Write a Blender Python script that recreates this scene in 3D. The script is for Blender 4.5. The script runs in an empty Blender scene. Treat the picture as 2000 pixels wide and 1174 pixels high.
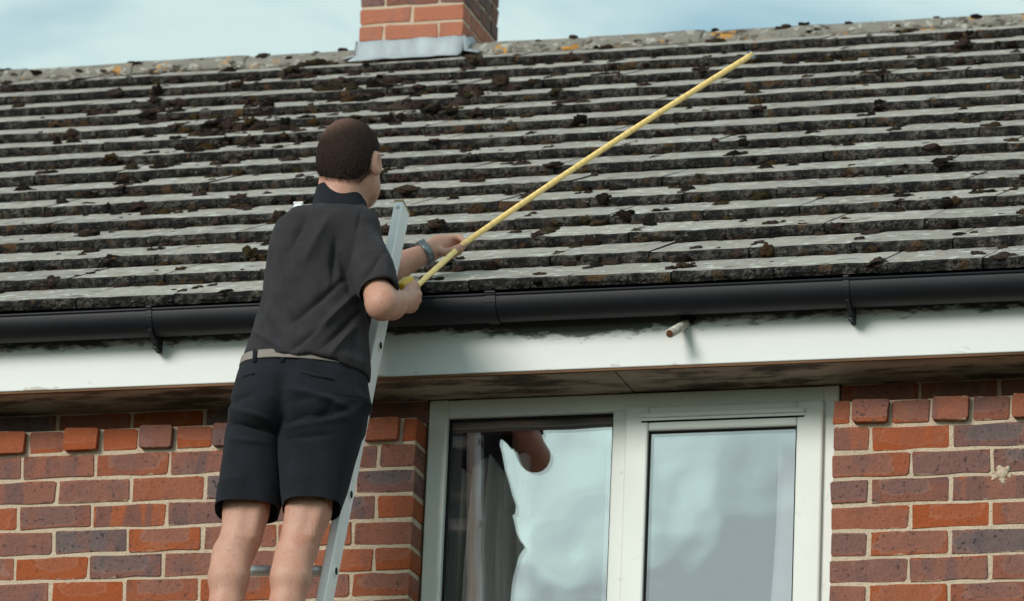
import bpy, bmesh, math, random
import numpy as np
from mathutils import Vector, Matrix, noise as mnoise

D = bpy.data
C = bpy.context.scene.collection
R = math.radians
Z0 = 5.5                       # height of the reference brick joint above the ground

# ------------------------------------------------------------------ camera
FPX, YAW, PIT, ROLL = 10311.98, -0.28557647, 0.29648185, 0.04250194
CAM = np.array([3.0875878, -13.7120646, -3.9602994 + Z0])
_F = np.array([math.sin(YAW)*math.cos(PIT), math.cos(YAW)*math.cos(PIT), math.sin(PIT)])
_R = np.array([math.cos(YAW), -math.sin(YAW), 0.0])
_U = np.cross(_R, _F)
_R2 = math.cos(ROLL)*_R + math.sin(ROLL)*_U
_U2 = -math.sin(ROLL)*_R + math.cos(ROLL)*_U
cd = D.cameras.new('camera'); cam = D.objects.new('camera', cd); C.objects.link(cam)
cd.sensor_width = 36.0; cd.lens = FPX/2000*36.0; cd.clip_end = 3000; cd.clip_start = 0.1
M = Matrix.Identity(4)
for i in range(3):
    M[i][0], M[i][1], M[i][2], M[i][3] = _R2[i], _U2[i], -_F[i], CAM[i]
cam.matrix_world = M
cd.dof.use_dof = True; cd.dof.focus_distance = 14.0; cd.dof.aperture_fstop = 9.0
sc = bpy.context.scene; sc.camera = cam
sc.view_settings.view_transform = 'Standard'; sc.view_settings.look = 'None'
sc.view_settings.gamma = 1.0; sc.view_settings.use_curve_mapping = False
sc.view_settings.exposure = 0.97

# ------------------------------------------------------------------ sky and sun
SUN_DIR = Vector((-0.42, -0.81, 0.42)).normalized()      # towards the sun
w = D.worlds.new('World'); sc.world = w; w.use_nodes = True
wn = w.node_tree.nodes; wl = w.node_tree.links; wn.clear()
wo = wn.new('ShaderNodeOutputWorld'); bg = wn.new('ShaderNodeBackground'); bg.inputs[1].default_value = 0.060
sky = wn.new('ShaderNodeTexSky'); sky.sky_type = 'NISHITA'; sky.sun_disc = False
sky.sun_elevation = math.asin(SUN_DIR.z); sky.sun_rotation = math.atan2(SUN_DIR.x, SUN_DIR.y) % (2*math.pi)
tc = wn.new('ShaderNodeTexCoord'); mp = wn.new('ShaderNodeMapping')
mp.inputs['Scale'].default_value = (1.0, 1.0, 2.2); mp.inputs['Location'].default_value = (0.35, 0.1, 0.0)
cn = wn.new('ShaderNodeTexNoise'); cn.inputs['Scale'].default_value = 13.0; cn.inputs['Detail'].default_value = 5.0
cn.inputs['Roughness'].default_value = 0.5; cn.inputs['Distortion'].default_value = 0.4
cr = wn.new('ShaderNodeValToRGB'); cr.color_ramp.elements[0].position = 0.32; cr.color_ramp.elements[1].position = 0.54
cr.color_ramp.elements[0].color = (0.28, 0.28, 0.28, 1); cr.color_ramp.elements[1].color = (0.96, 0.96, 0.96, 1)
mx = wn.new('ShaderNodeMixRGB'); mx.inputs[2].default_value = (5.6, 7.0, 6.9, 1)
tint = wn.new('ShaderNodeMixRGB'); tint.blend_type = 'MULTIPLY'; tint.inputs[0].default_value = 1.0
tint.inputs[2].default_value = (0.80, 1.22, 1.14, 1)
wl.new(tc.outputs['Generated'], mp.inputs[0]); wl.new(mp.outputs[0], cn.inputs['Vector'])
wl.new(cn.outputs['Fac'], cr.inputs[0]); wl.new(cr.outputs[0], mx.inputs[0])
wl.new(sky.outputs[0], tint.inputs[1]); wl.new(tint.outputs[0], mx.inputs[1])
wl.new(mx.outputs[0], bg.inputs[0]); wl.new(bg.outputs[0], wo.inputs[0])
sd = D.lights.new('sun', 'SUN'); sd.energy = 1.3; sd.angle = R(22); sd.color = (1.0, 0.92, 0.86)
so = D.objects.new('sun', sd); C.objects.link(so); so.location = (-8, -8, 14)
so.rotation_euler = SUN_DIR.to_track_quat('Z', 'Y').to_euler()

# ------------------------------------------------------------------ measuring helpers
def at(px, py, Y):
    """world point seen at photo pixel (px,py) that lies at depth-plane y=Y"""
    d = _F*FPX + _R2*(px-1000) - _U2*(py-587)
    return Vector(CAM + d*(Y-CAM[1])/d[1])
def pix(p):
    d = np.asarray(p, float) - CAM; k = d @ _F
    return 1000+FPX*(d @ _R2)/k, 587-FPX*(d @ _U2)/k
def ppm(p):
    return FPX/((np.asarray(p, float)-CAM) @ _F)       # photo pixels per metre there

# ------------------------------------------------------------------ object helpers
def link(o, parent=None):
    C.objects.link(o)
    if parent is not None: o.parent = parent
    return o
def empty(name, loc=(0, 0, 0), parent=None):
    o = D.objects.new(name, None); o.location = loc; o.empty_display_size = 0.1
    return link(o, parent)
def mesh(name, verts, faces, mat=None, smooth=False, mats=None, fmat=None):
    m = D.meshes.new(name); m.from_pydata([tuple(v) for v in verts], [], [tuple(f) for f in faces])
    for k in (mats or ([mat] if mat else [])): m.materials.append(k)
    if fmat is not None: m.polygons.foreach_set('material_index', fmat)
    if smooth: m.polygons.foreach_set('use_smooth', [True]*len(m.polygons))
    m.update(); return m
def obj(name, me, parent=None, loc=None, rot=None):
    o = D.objects.new(name, me)
    if loc is not None: o.location = loc
    if rot is not None: o.rotation_euler = rot
    return link(o, parent)
def tag(o, label=None, cat=None, group=None, kind=None):
    if label: o['label'] = label
    if cat: o['category'] = cat
    if group: o['group'] = group
    if kind: o['kind'] = kind
    return o
class MB:
    """collects verts/faces for one mesh"""
    def __init__(s): s.v = []; s.f = []; s.m = []
    def add(s, v, f, m=0):
        b = len(s.v); s.v += [tuple(q) for q in v]; s.f += [tuple(i+b for i in q) for q in f]; s.m += [m]*len(f); return s
    def box(s, x0, x1, y0, y1, z0, z1, m=0, bev=0.0):
        if bev <= 0:
            v = [(x, y, z) for x in (x0, x1) for y in (y0, y1) for z in (z0, z1)]
            f = [(0, 1, 3, 2), (4, 6, 7, 5), (0, 4, 5, 1), (2, 3, 7, 6), (0, 2, 6, 4), (1, 5, 7, 3)]
            return s.add(v, f, m)
        bm = bmesh.new(); bmesh.ops.create_cube(bm, size=1)
        for q in bm.verts:
            q.co = Vector(((x0+x1)/2+q.co.x*(x1-x0), (y0+y1)/2+q.co.y*(y1-y0), (z0+z1)/2+q.co.z*(z1-z0)))
        bmesh.ops.bevel(bm, geom=bm.edges[:], offset=bev, segments=2, affect='EDGES', profile=0.5)
        bm.verts.index_update()
        s.add([q.co for q in bm.verts], [[q.index for q in f.verts] for f in bm.faces], m); bm.free(); return s
    def tube(s, pts, rad, n=10, m=0, cap=True, flat=1.0, ref=None):
        pts = [Vector(p) for p in pts]; rr = rad if hasattr(rad, '__len__') else [rad]*len(pts)
        rings = []; u = None
        for i, p in enumerate(pts):
            t = (pts[min(i+1, len(pts)-1)]-pts[max(i-1, 0)]).normalized()
            if u is None: u = t.orthogonal() if ref is None else (Vector(ref)-t*t.dot(Vector(ref)))
            u = (u-t*t.dot(u)).normalized(); w_ = t.cross(u)
            rings.append([p+(u*math.cos(a)+w_*math.sin(a)*flat)*rr[i] for a in [2*math.pi*k/n for k in range(n)]])
        v = [q for r_ in rings for q in r_]; f = []
        for i in range(len(rings)-1):
            for k in range(n): f.append((i*n+k, i*n+(k+1) % n, (i+1)*n+(k+1) % n, (i+1)*n+k))
        if cap: f.append(tuple(range(n))[::-1]); f.append(tuple((len(rings)-1)*n+k for k in range(n)))
        return s.add(v, f, m)
    def build(s, name, mat, parent=None, smooth=False, loc=None, rot=None):
        mats = mat if isinstance(mat, list) else [mat]
        return obj(name, mesh(name, s.v, s.f, None, smooth, mats, s.m), parent, loc, rot)

# ------------------------------------------------------------------ material helpers
class NT:
    def __init__(s, name, rough=0.8, spec=0.3):
        s.mat = D.materials.new(name); s.mat.use_nodes = True; s.t = s.mat.node_tree; s.n = s.t.nodes
        s.b = s.n['Principled BSDF']; s.b.inputs['Roughness'].default_value = rough
        s.b.inputs['Specular IOR Level'].default_value = spec
    def new(s, k, **kw):
        q = s.n.new('ShaderNode'+k)
        for a, v in kw.items(): setattr(q, a, v)
        return q
    def put(s, sock, v):
        if hasattr(v, 'is_output') or isinstance(v, bpy.types.NodeSocket): s.t.links.new(v, sock)
        elif isinstance(v, (tuple, list)) and len(v) == 3 and sock.type == 'RGBA': sock.default_value = (*v, 1)
        else: sock.default_value = v
    def math(s, op, a, b=0.0, c=None, clamp=False):
        q = s.new('Math', operation=op); q.use_clamp = clamp; s.put(q.inputs[0], a); s.put(q.inputs[1], b)
        if c is not None: s.put(q.inputs[2], c)
        return q.outputs[0]
    def mix(s, f, a, b, mode='MIX'):
        q = s.new('MixRGB', blend_type=mode); s.put(q.inputs[0], f); s.put(q.inputs[1], a); s.put(q.inputs[2], b); return q.outputs[0]
    def noise(s, vec, scale, detail=3.0, rough=0.55, dist=0.0):
        q = s.new('TexNoise'); s.put(q.inputs['Vector'], vec); q.inputs['Scale'].default_value = scale
        q.inputs['Detail'].default_value = detail; q.inputs['Roughness'].default_value = rough; q.inputs['Distortion'].default_value = dist
        return q.outputs['Fac']
    def voro(s, vec, scale, rnd=1.0):
        q = s.new('TexVoronoi'); s.put(q.inputs['Vector'], vec); q.inputs['Scale'].default_value = scale
        q.inputs['Randomness'].default_value = rnd; return q.outputs['Distance']
    def ramp(s, f, stops):
        q = s.new('ValToRGB'); e = q.color_ramp.elements
        while len(e) < len(stops): e.new(0.5)
        for el, (p, c) in zip(e, stops):
            el.position = p; el.color = (*c, 1) if hasattr(c, '__len__') else (c, c, c, 1)
        s.put(q.inputs[0], f); return q.outputs[0]
    def step(s, f, lo, hi):
        q = s.new('MapRange', interpolation_type='SMOOTHSTEP'); s.put(q.inputs['Value'], f)
        q.inputs['From Min'].default_value = lo; q.inputs['From Max'].default_value = hi; return q.outputs[0]
    def obco(s): return s.new('TexCoord').outputs['Object']
    def vadd(s, a, b):
        q = s.new('VectorMath', operation='ADD'); s.put(q.inputs[0], a); s.put(q.inputs[1], b); return q.outputs[0]
    def vmul(s, a, b):
        q = s.new('VectorMath', operation='MULTIPLY'); s.put(q.inputs[0], a); s.put(q.inputs[1], b); return q.outputs[0]
    def xyz(s, v):
        q = s.new('SeparateXYZ'); s.put(q.inputs[0], v); return q.outputs
    def bump(s, h, strength=0.5, dist=0.002):
        q = s.new('Bump'); q.inputs['Strength'].default_value = strength; q.inputs['Distance'].default_value = dist
        s.put(q.inputs['Height'], h); s.put(s.b.inputs['Normal'], q.outputs[0])
    def col(s, v): s.put(s.b.inputs['Base Color'], v); return s
    def rough(s, v): s.put(s.b.inputs['Roughness'], v); return s
    def seed(s):
        q = s.new('ObjectInfo'); k = s.math('MULTIPLY', q.outputs['Random'], 91.7)
        cb = s.new('CombineXYZ'); s.put(cb.inputs[0], k); s.put(cb.inputs[1], s.math('MULTIPLY', k, 0.37)); s.put(cb.inputs[2], s.math('MULTIPLY', k, 1.71))
        return cb.outputs[0], q
    def island(s): return s.new('NewGeometry').outputs['Random Per Island']

def brick_mat(name, from_island=False, lift=0.0):
    m = NT(name, 0.85, 0.25); co = m.obco()
    if from_island:
        isl = m.island(); typ = isl; g = m.math('FRACT', m.math('MULTIPLY', isl, 17.3)); pat = m.math('FRACT', m.math('MULTIPLY', isl, 5.9))
    else:
        oi = m.new('ObjectInfo'); sp = m.new('SeparateColor'); m.put(sp.inputs[0], oi.outputs['Color'])
        typ, g, pat = sp.outputs[0], sp.outputs[1], sp.outputs[2]
    cb = m.new('CombineXYZ'); k = m.math('MULTIPLY', g, 57.0)
    m.put(cb.inputs[0], k); m.put(cb.inputs[1], m.math('MULTIPLY', k, 0.61)); m.put(cb.inputs[2], m.math('MULTIPLY', k, 1.37))
    v = m.vadd(co, cb.outputs[0])
    base = m.ramp(typ, [(0.0, (.37, .10, .040)), (.25, (.34, .112, .06)), (.5, (.285, .118, .083)), (.75, (.225, .108, .088)), (1.0, (.15, .115, .115))])
    rim = m.ramp(typ, [(0.0, (.36, .085, .026)), (.45, (.36, .095, .034)), (.75, (.26, .10, .068)), (1.0, (.20, .10, .085))])
    x = m.xyz(co); dx = m.math('MULTIPLY', m.math('ABSOLUTE', m.math('ADD', x[0], m.math('MULTIPLY', m.math('SUBTRACT', g, .5), .05))), 9.6)
    dz = m.math('MULTIPLY', m.math('ABSOLUTE', m.math('ADD', x[2], m.math('MULTIPLY', m.math('SUBTRACT', pat, .5), .03))), 31.0)
    dd = m.math('POWER', m.math('ADD', m.math('POWER', dx, 4.0), m.math('POWER', dz, 4.0)), .25)
    dd = m.math('ADD', dd, m.math('MULTIPLY', m.math('SUBTRACT', m.noise(v, 26, 2), .5), .9))
    thr = m.math('ADD', .62, m.math('MULTIPLY', pat, .75))
    q = m.math('SUBTRACT', dd, thr)
    out = m.step(q, -.03, .05)
    col = m.mix(out, base, rim)
    ring = m.ramp(m.math('ADD', q, .5), [(.40, 0.), (.485, 1.), (.56, 0.)])
    col = m.mix(m.math('MULTIPLY', ring, .28), col, (.47, .235, .165))
    kiss = m.step(m.noise(m.vmul(v, (1, .2, .12)), 17, 2, .4), .54, .60)
    col = m.mix(m.math('MULTIPLY', kiss, m.math('MULTIPLY', pat, .75)), col, m.ramp(g, [(0, (.115, .085, .088)), (.5, (.20, .10, .085)), (1, (.33, .10, .045))]))
    smoke = m.step(m.noise(v, 13, 3), .5, .72)
    col = m.mix(m.math('MULTIPLY', smoke, m.math('MULTIPLY', typ, .8)), col, (.12, .095, .10))
    pale = m.step(m.noise(m.vadd(v, (7, 3, 1)), 9, 4, .6), .55, .8)
    col = m.mix(m.math('MULTIPLY', pale, .35), col, (.40, .24, .17))
    fine = m.noise(v, 190, 4, .7)
    col = m.mix(m.math('MULTIPLY', m.step(m.noise(v, 85, 2, .5), .61, .69), m.math('ADD', .25, m.math('MULTIPLY', typ, .6))), col, (.035, .03, .035))
    col = m.mix(.45, col, m.ramp(fine, [(.2, .45), (.8, 1.45)]), 'MULTIPLY')
    sm = m.math('ADD', m.math('MULTIPLY', m.math('ABSOLUTE', x[2]), 30.8), m.math('MULTIPLY', m.math('SUBTRACT', m.noise(m.vadd(v, (1, 9, 5)), 32, 4, .6), .5), 1.0))
    col = m.mix(m.math('MULTIPLY', m.step(sm, 1.0, 1.16), .7), col, (.47, .375, .26))
    if lift: col = m.mix(lift, col, (.52, .205, .13))
    m.col(col); m.bump(m.math('ADD', m.math('MULTIPLY', fine, .5), m.noise(v, 45, 4, .6)), .9, .006)
    return m.mat
def mortar_mat():
    m = NT('mortar', 0.95, 0.1); co = m.obco()
    n1 = m.noise(co, 9, 4); n2 = m.noise(co, 160, 3, .7)
    c = m.mix(n1, (.54, .43, .31), (.70, .575, .44))
    c = m.mix(.5, c, m.ramp(n2, [(.25, .6), (.75, 1.25)]), 'MULTIPLY')
    m.col(c); m.bump(m.math('ADD', n2, m.noise(co, 40, 3)), .8, .006); return m.mat
def tile_mat():
    m = NT('concrete_tile', 0.9, 0.2); co = m.obco(); sv, oi = m.seed(); v = m.vadd(co, sv)
    n1 = m.noise(v, 7, 5, .62); n2 = m.noise(v, 90, 4, .7)
    c = m.mix(n1, (.27, .25, .22), (.46, .43, .38))
    c = m.mix(.6, c, m.ramp(oi.outputs['Random'], [(0, .74), (1, 1.1)]), 'MULTIPLY')
    lich = m.step(m.noise(m.vmul(v, (1, .8, 1)), 26, 3, .5), .575, .64)
    c = m.mix(m.math('MULTIPLY', lich, .75), c, (.60, .60, .55))
    warm = m.step(m.noise(m.vadd(v, (9, 2, 4)), 14, 3, .5), .64, .72)
    c = m.mix(m.math('MULTIPLY', warm, .6), c, (.47, .28, .15))
    dirt = m.step(m.noise(m.vadd(v, (3, 8, 1)), 11, 5, .65), .56, .70)
    c = m.mix(m.math('MULTIPLY', dirt, .75), c, (.07, .065, .055))
    c = m.mix(.55, c, m.ramp(n2, [(.2, .55), (.8, 1.35)]), 'MULTIPLY')
    m.col(c); m.bump(m.math('ADD', n2, m.noise(v, 30, 3)), .8, .006); return m.mat
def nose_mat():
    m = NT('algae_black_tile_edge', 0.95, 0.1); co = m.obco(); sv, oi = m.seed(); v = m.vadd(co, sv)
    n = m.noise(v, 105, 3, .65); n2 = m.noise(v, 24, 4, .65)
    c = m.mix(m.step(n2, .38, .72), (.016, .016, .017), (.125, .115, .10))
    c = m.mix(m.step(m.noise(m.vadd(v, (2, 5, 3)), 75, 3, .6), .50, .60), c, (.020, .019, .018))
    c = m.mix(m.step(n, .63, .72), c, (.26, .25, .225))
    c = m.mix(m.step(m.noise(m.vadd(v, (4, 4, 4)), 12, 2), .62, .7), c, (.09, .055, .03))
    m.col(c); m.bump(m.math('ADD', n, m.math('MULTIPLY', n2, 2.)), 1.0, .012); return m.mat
def ridge_mat():
    m = NT('lichened_ridge_tile', 0.9, 0.2); co = m.obco(); sv, oi = m.seed(); v = m.vadd(co, sv)
    c = m.mix(m.noise(v, 10, 4), (.15, .14, .12), (.32, .30, .26))
    c = m.mix(m.math('MULTIPLY', m.step(m.noise(v, 28, 3), .56, .64), .7), c, (.50, .49, .44))
    c = m.mix(m.math('MULTIPLY', m.step(m.noise(m.vadd(v, (5, 1, 2)), 9, 4, .6), .58, .66), .9), c, (.60, .27, .03))
    c = m.mix(m.math('MULTIPLY', m.step(m.noise(m.vadd(v, (1, 7, 2)), 16, 4, .6), .56, .64), .9), c, (.05, .042, .035))
    m.col(c); m.bump(m.noise(v, 60, 4, .7), .9, .01); return m.mat
def moss_mat():
    m = NT('moss', 1.0, 0.05); co = m.obco(); i = m.island()
    c = m.ramp(i, [(0, (.016, .013, .011)), (.3, (.032, .024, .019)), (.5, (.062, .040, .032)), (.72, (.085, .060, .052)), (.86, (.078, .047, .020)), (.93, (.055, .047, .022)), (1, (.11, .08, .07))])
    n = m.noise(co, 150, 4, .75)
    c = m.mix(.9, c, m.ramp(n, [(.3, .15), (.7, 2.0)]), 'MULTIPLY')
    m.col(c); m.bump(n, 1.0, .02); return m.mat
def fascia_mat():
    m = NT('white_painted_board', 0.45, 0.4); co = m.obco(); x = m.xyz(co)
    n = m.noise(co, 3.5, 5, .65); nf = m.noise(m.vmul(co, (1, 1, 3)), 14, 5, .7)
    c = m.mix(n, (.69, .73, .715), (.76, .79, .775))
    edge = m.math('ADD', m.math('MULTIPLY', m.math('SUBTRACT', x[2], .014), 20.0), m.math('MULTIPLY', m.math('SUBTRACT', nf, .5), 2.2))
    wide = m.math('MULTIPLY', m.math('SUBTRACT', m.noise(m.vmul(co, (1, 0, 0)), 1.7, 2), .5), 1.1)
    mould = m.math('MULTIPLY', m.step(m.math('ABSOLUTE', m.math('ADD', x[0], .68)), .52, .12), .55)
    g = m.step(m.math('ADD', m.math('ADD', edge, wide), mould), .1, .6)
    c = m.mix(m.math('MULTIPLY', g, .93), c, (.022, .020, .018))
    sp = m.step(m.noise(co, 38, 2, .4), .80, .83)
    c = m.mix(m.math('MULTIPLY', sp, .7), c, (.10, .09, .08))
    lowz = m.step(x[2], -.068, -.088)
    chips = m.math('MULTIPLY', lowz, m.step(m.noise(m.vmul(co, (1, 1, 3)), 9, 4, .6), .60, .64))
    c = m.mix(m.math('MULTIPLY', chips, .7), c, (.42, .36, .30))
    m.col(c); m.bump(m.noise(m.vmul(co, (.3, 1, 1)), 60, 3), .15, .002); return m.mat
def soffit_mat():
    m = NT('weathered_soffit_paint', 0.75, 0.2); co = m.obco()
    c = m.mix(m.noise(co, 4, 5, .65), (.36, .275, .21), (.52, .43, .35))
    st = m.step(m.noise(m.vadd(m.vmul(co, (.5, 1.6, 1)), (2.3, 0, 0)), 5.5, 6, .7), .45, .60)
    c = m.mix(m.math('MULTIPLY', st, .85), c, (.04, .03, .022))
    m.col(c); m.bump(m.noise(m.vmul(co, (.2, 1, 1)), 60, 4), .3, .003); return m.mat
def plain(name, col, rough=.5, spec=.4, var=.12, scale=20, metal=0, bump=0.0, bscale=80, stretch=(1, 1, 1)):
    m = NT(name, rough, spec); co = m.vmul(m.obco(), stretch)
    n = m.noise(co, scale, 4, .6)
    m.col(m.mix(1.0, col, m.ramp(n, [(.2, 1-var*2), (.8, 1+var)]), 'MULTIPLY'))
    m.b.inputs['Metallic'].default_value = metal
    if bump: m.bump(m.noise(co, bscale, 3, .6), bump, .003)
    return m.mat
def upvc_mat():
    m = NT('white_window_plastic', 0.35, 0.4); co = m.obco()
    n = m.noise(co, 5, 5, .65)
    c = m.mix(n, (.70, .74, .70), (.79, .82, .78))
    c = m.mix(m.math('MULTIPLY', m.step(m.noise(co, 24, 4, .6), .62, .75), .35), c, (.35, .32, .26))
    m.col(c); return m.mat
def glass_mat():
    m = D.materials.new('window_glass'); m.use_nodes = True; t = m.node_tree; t.nodes.clear()
    o = t.nodes.new('ShaderNodeOutputMaterial'); mxs = t.nodes.new('ShaderNodeMixShader')
    tr = t.nodes.new('ShaderNodeBsdfTransparent'); tr.inputs[0].default_value = (.97, .98, .98, 1)
    gl = t.nodes.new('ShaderNodeBsdfGlossy'); gl.inputs['Roughness'].default_value = 0.0; gl.inputs[0].default_value = (.96, .91, .97, 1)
    co = t.nodes.new('ShaderNodeTexCoord'); nz = t.nodes.new('ShaderNodeTexNoise'); nz.inputs['Scale'].default_value = 5.0; nz.inputs['Detail'].default_value = 1.0
    bp = t.nodes.new('ShaderNodeBump'); bp.inputs['Strength'].default_value = .10; bp.inputs['Distance'].default_value = .01
    t.links.new(co.outputs['Object'], nz.inputs['Vector']); t.links.new(nz.outputs['Fac'], bp.inputs['Height']); t.links.new(bp.outputs[0], gl.inputs['Normal'])
    mxs.inputs[0].default_value = .30
    t.links.new(tr.outputs[0], mxs.inputs[1]); t.links.new(gl.outputs[0], mxs.inputs[2]); t.links.new(mxs.outputs[0], o.inputs[0])
    return m
def fabric_mat(name, col, var=.15, weave=900, rough=.9):
    m = NT(name, rough, .15); co = m.obco()
    n = m.noise(co, 14, 4, .6); f = m.noise(co, weave, 2, .6)
    m.col(m.mix(1.0, col, m.ramp(n, [(.25, 1-var*1.5), (.75, 1+var)]), 'MULTIPLY'))
    m.b.inputs['Sheen Weight'].default_value = .06; m.b.inputs['Sheen Roughness'].default_value = .5
    m.b.inputs['Sheen Tint'].default_value = (.75, .78, .85, 1)
    m.bump(m.math('ADD', m.math('MULTIPLY', f, .3), m.noise(m.vmul(co, (1, 1, .6)), 38, 3, .55)), .55, .006)
    return m.mat
def skin_mat():
    m = NT('skin', .5, .35); co = m.obco()
    n = m.noise(co, 16, 4, .6); f = m.noise(co, 170, 3, .6)
    c = m.mix(n, (.44, .205, .14), (.62, .37, .28))
    c = m.mix(m.math('MULTIPLY', m.step(m.noise(co, 11, 3), .48, .7), .35), c, (.50, .18, .115))
    c = m.mix(.3, c, m.ramp(f, [(.2, .75), (.8, 1.2)]), 'MULTIPLY')
    hair = m.step(m.noise(m.vmul(co, (1, 1, .22)), 260, 2, .5), .60, .70)
    c = m.mix(m.math('MULTIPLY', hair, .4), c, (.16, .09, .06))
    m.col(c); m.b.inputs['Subsurface Weight'].default_value = .12
    m.b.inputs['Subsurface Radius'].default_value = (.9, .35, .2); m.b.inputs['Subsurface Scale'].default_value = .008
    m.bump(m.math('ADD', f, n), .25, .003); return m.mat
def hair_mat(crown=(0, 0, 0)):
    m = NT('short_brown_hair', .9, .12); co = m.obco()
    dq = m.new('VectorMath', operation='DISTANCE'); m.put(dq.inputs[0], co); dq.inputs[1].default_value = crown
    thin_lit = m.math('MULTIPLY', m.step(dq.outputs['Value'], .085, .01), .5)  # paler crown: scalp showing through, plus light from above painted in
    n = m.noise(m.vmul(co, (1, 1, .4)), 260, 3, .6)
    m.col(m.mix(thin_lit, m.mix(m.math('ADD', m.math('MULTIPLY', n, .3), m.math('MULTIPLY', m.island(), .45)), (.010, .007, .006), (.10, .062, .050)), (.27, .15, .115))); m.bump(n, .15, .002); return m.mat

BR = brick_mat('brick_face'); BRI = brick_mat('brick_face_far', True); BRC = brick_mat('salmon_chimney_brick', False, .55); MO = mortar_mat(); TI = tile_mat(); NO = nose_mat(); RI = ridge_mat()
MS = moss_mat(); FA = fascia_mat(); SO = soffit_mat(); UP = upvc_mat(); GL = glass_mat(); SK = skin_mat(); HR = None
BLACKP = plain('black_gutter_plastic', (.005, .0065, .0115), .55, .4, .25, 9, bump=.1)
ALU = plain('ladder_aluminium', (.92, .94, .94), .42, .5, .06, 16, metal=.05, bump=.1, stretch=(1, 1, .15))
ALUD = plain('worn_rung_metal', (.58, .59, .60), .4, .5, .2, 30, metal=.5)
LEAD = plain('lead_flashing', (.42, .47, .50), .6, .3, .2, 7, bump=.4, bscale=12, stretch=(2, 1, .6))
RUB = plain('black_rubber', (.012, .012, .013), .7, .2, .2)
TIMBER = plain('bare_timber', (.20, .11, .06), .8, .2, .35, 25, bump=.3, stretch=(.1, 1, 1))
PIPE = plain('old_white_pipe', (.66, .62, .54), .6, .3, .35, 30)
COPPER = plain('brown_pipe_bore', (.16, .06, .03), .8, .2, .3, 40)
TERRA = plain('terracotta', (.40, .16, .08), .8, .2, .2)
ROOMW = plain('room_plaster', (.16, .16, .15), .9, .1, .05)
CURT = fabric_mat('grey_linen_curtain', (.80, .76, .70), .06, 500)
NET = fabric_mat('white_curtain_cloth', (.62, .63, .62), .06, 500)
SHIRT = fabric_mat('charcoal_polo_cotton', (.034, .031, .034), .15)
COLLAR = fabric_mat('black_collar_knit', (.014, .016, .021), .15)
SHORT = fabric_mat('navy_black_cotton', (.0135, .0150, .0200), .2)
BELT = fabric_mat('grey_webbing_belt', (.25, .225, .20), .12, 600)
def tape_mat():
    m = NT('yellow_tape_blade', .4, .5); at_ = m.new('Attribute', attribute_name='run'); sp = m.xyz(at_.outputs['Vector'])
    fr = m.math('FRACT', m.math('MULTIPLY', sp[0], 50.0)); tick = m.math('MULTIPLY', m.step(fr, .22, .12), m.step(sp[1], .1, .3))
    dec = m.step(m.math('FRACT', m.math('MULTIPLY', sp[0], 10.0)), .06, .04)
    c = m.mix(m.math('MULTIPLY', m.math('MAXIMUM', tick, dec), .22), (1.0, .72, .27), (.06, .045, .02))
    m.col(c); return m.mat
YEL = tape_mat()
YELC = plain('yellow_tape_case', (.66, .40, .02), .4, .5, .1, 30)
STEEL = plain('watch_steel', (.22, .25, .27), .35, .5, .2, 60, metal=.7)

# ================================================================== GROUND
gm = NT('lawn_ground', .95, .1); gco = gm.obco()
gm.col(gm.mix(gm.noise(gco, 1.5, 6, .65), (.055, .052, .032), (.10, .088, .06)))
gr = obj('ground', mesh('ground', [(-900, -900, 0), (900, -900, 0), (900, 900, 0), (-900, 900, 0)], [(0, 1, 2, 3)], gm.mat))
tag(gr, kind='structure')
pm = NT('paving_concrete', .9, .2); pco = pm.obco()
pm.col(pm.mix(pm.noise(pco, 6, 5, .65), (.10, .095, .085), (.17, .16, .145)))
pv = MB().box(-9, 5, -3.2, .0, .004, .05).build('paving', pm.mat); tag(pv, kind='structure')

# ================================================================== HOUSE
house = empty('brick_house', (-2, 0, 0))
tag(house, 'red brick house with mossy grey tiled roof, white fascia and brick chimney', 'house')
HX = Vector((2, 0, 0))                                        # parts are placed in world space; undo the root offset
def hpart(o): o.matrix_parent_inverse = Matrix.Translation(HX); return o

WL, WR = -1.2028, 0.0                                         # window opening
random.seed(7)
def brick_variant(w, h, d, seed, bev=.0016, mat=None):
    rnd = random.Random(seed); hx, hz = w/2, h/2; pts = []
    nx = 4 if w > .15 else 2
    for k in range(nx): pts.append((-hx+w*(k+.05)/(nx-1+.10)*1.0, -hz))
    for k in range(2): pts.append((hx, -hz+h*(.09+.82*k)))
    for k in range(nx): pts.append((hx-w*(k+.05)/(nx-1+.10), hz))
    for k in range(2): pts.append((-hx, hz-h*(.09+.82*k)))
    j = [(x+rnd.uniform(-.0032, .0030), z+rnd.uniform(-.0028, .0026)) for x, z in pts]
    n = len(j); v = []
    dz = rnd.uniform(-.001, .001)
    for x, z in j: v.append((x*(1-bev/hx)+0, -d/2+rnd.uniform(-.0006, .0006)+dz*x, z*(1-bev/hz)))
    for x, z in j: v.append((x, -d/2+bev*.8, z))
    for x, z in j: v.append((x, d/2, z))
    f = [tuple(range(n))]
    for r_ in (0, 1):
        for k in range(n): f.append((r_*n+k, (r_+1)*n+k, (r_+1)*n+(k+1) % n, r_*n+(k+1) % n))
    f = [tuple(reversed(q)) for q in f]
    f[0] = tuple(range(n))
    me = mesh('brick', v, f, mat or BR); return me
_bc = {}
def brick_mesh(w, k):
    key = (round(w, 3), k)
    if key not in _bc: _bc[key] = brick_variant(w, .065, .1025, hash(key) & 0xffff)
    return _bc[key]
# palette: channel R = clay type, G = seed, B = kiss-mark size
def brick_colour(rnd, bias=0.0):
    t = rnd.choice([.02, .08, .2, .32, .45, .5, .55, .6, .66, .72, .8, .95, .98])
    return (min(1, max(0, t+bias)), rnd.random(), rnd.random(), 1)

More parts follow.
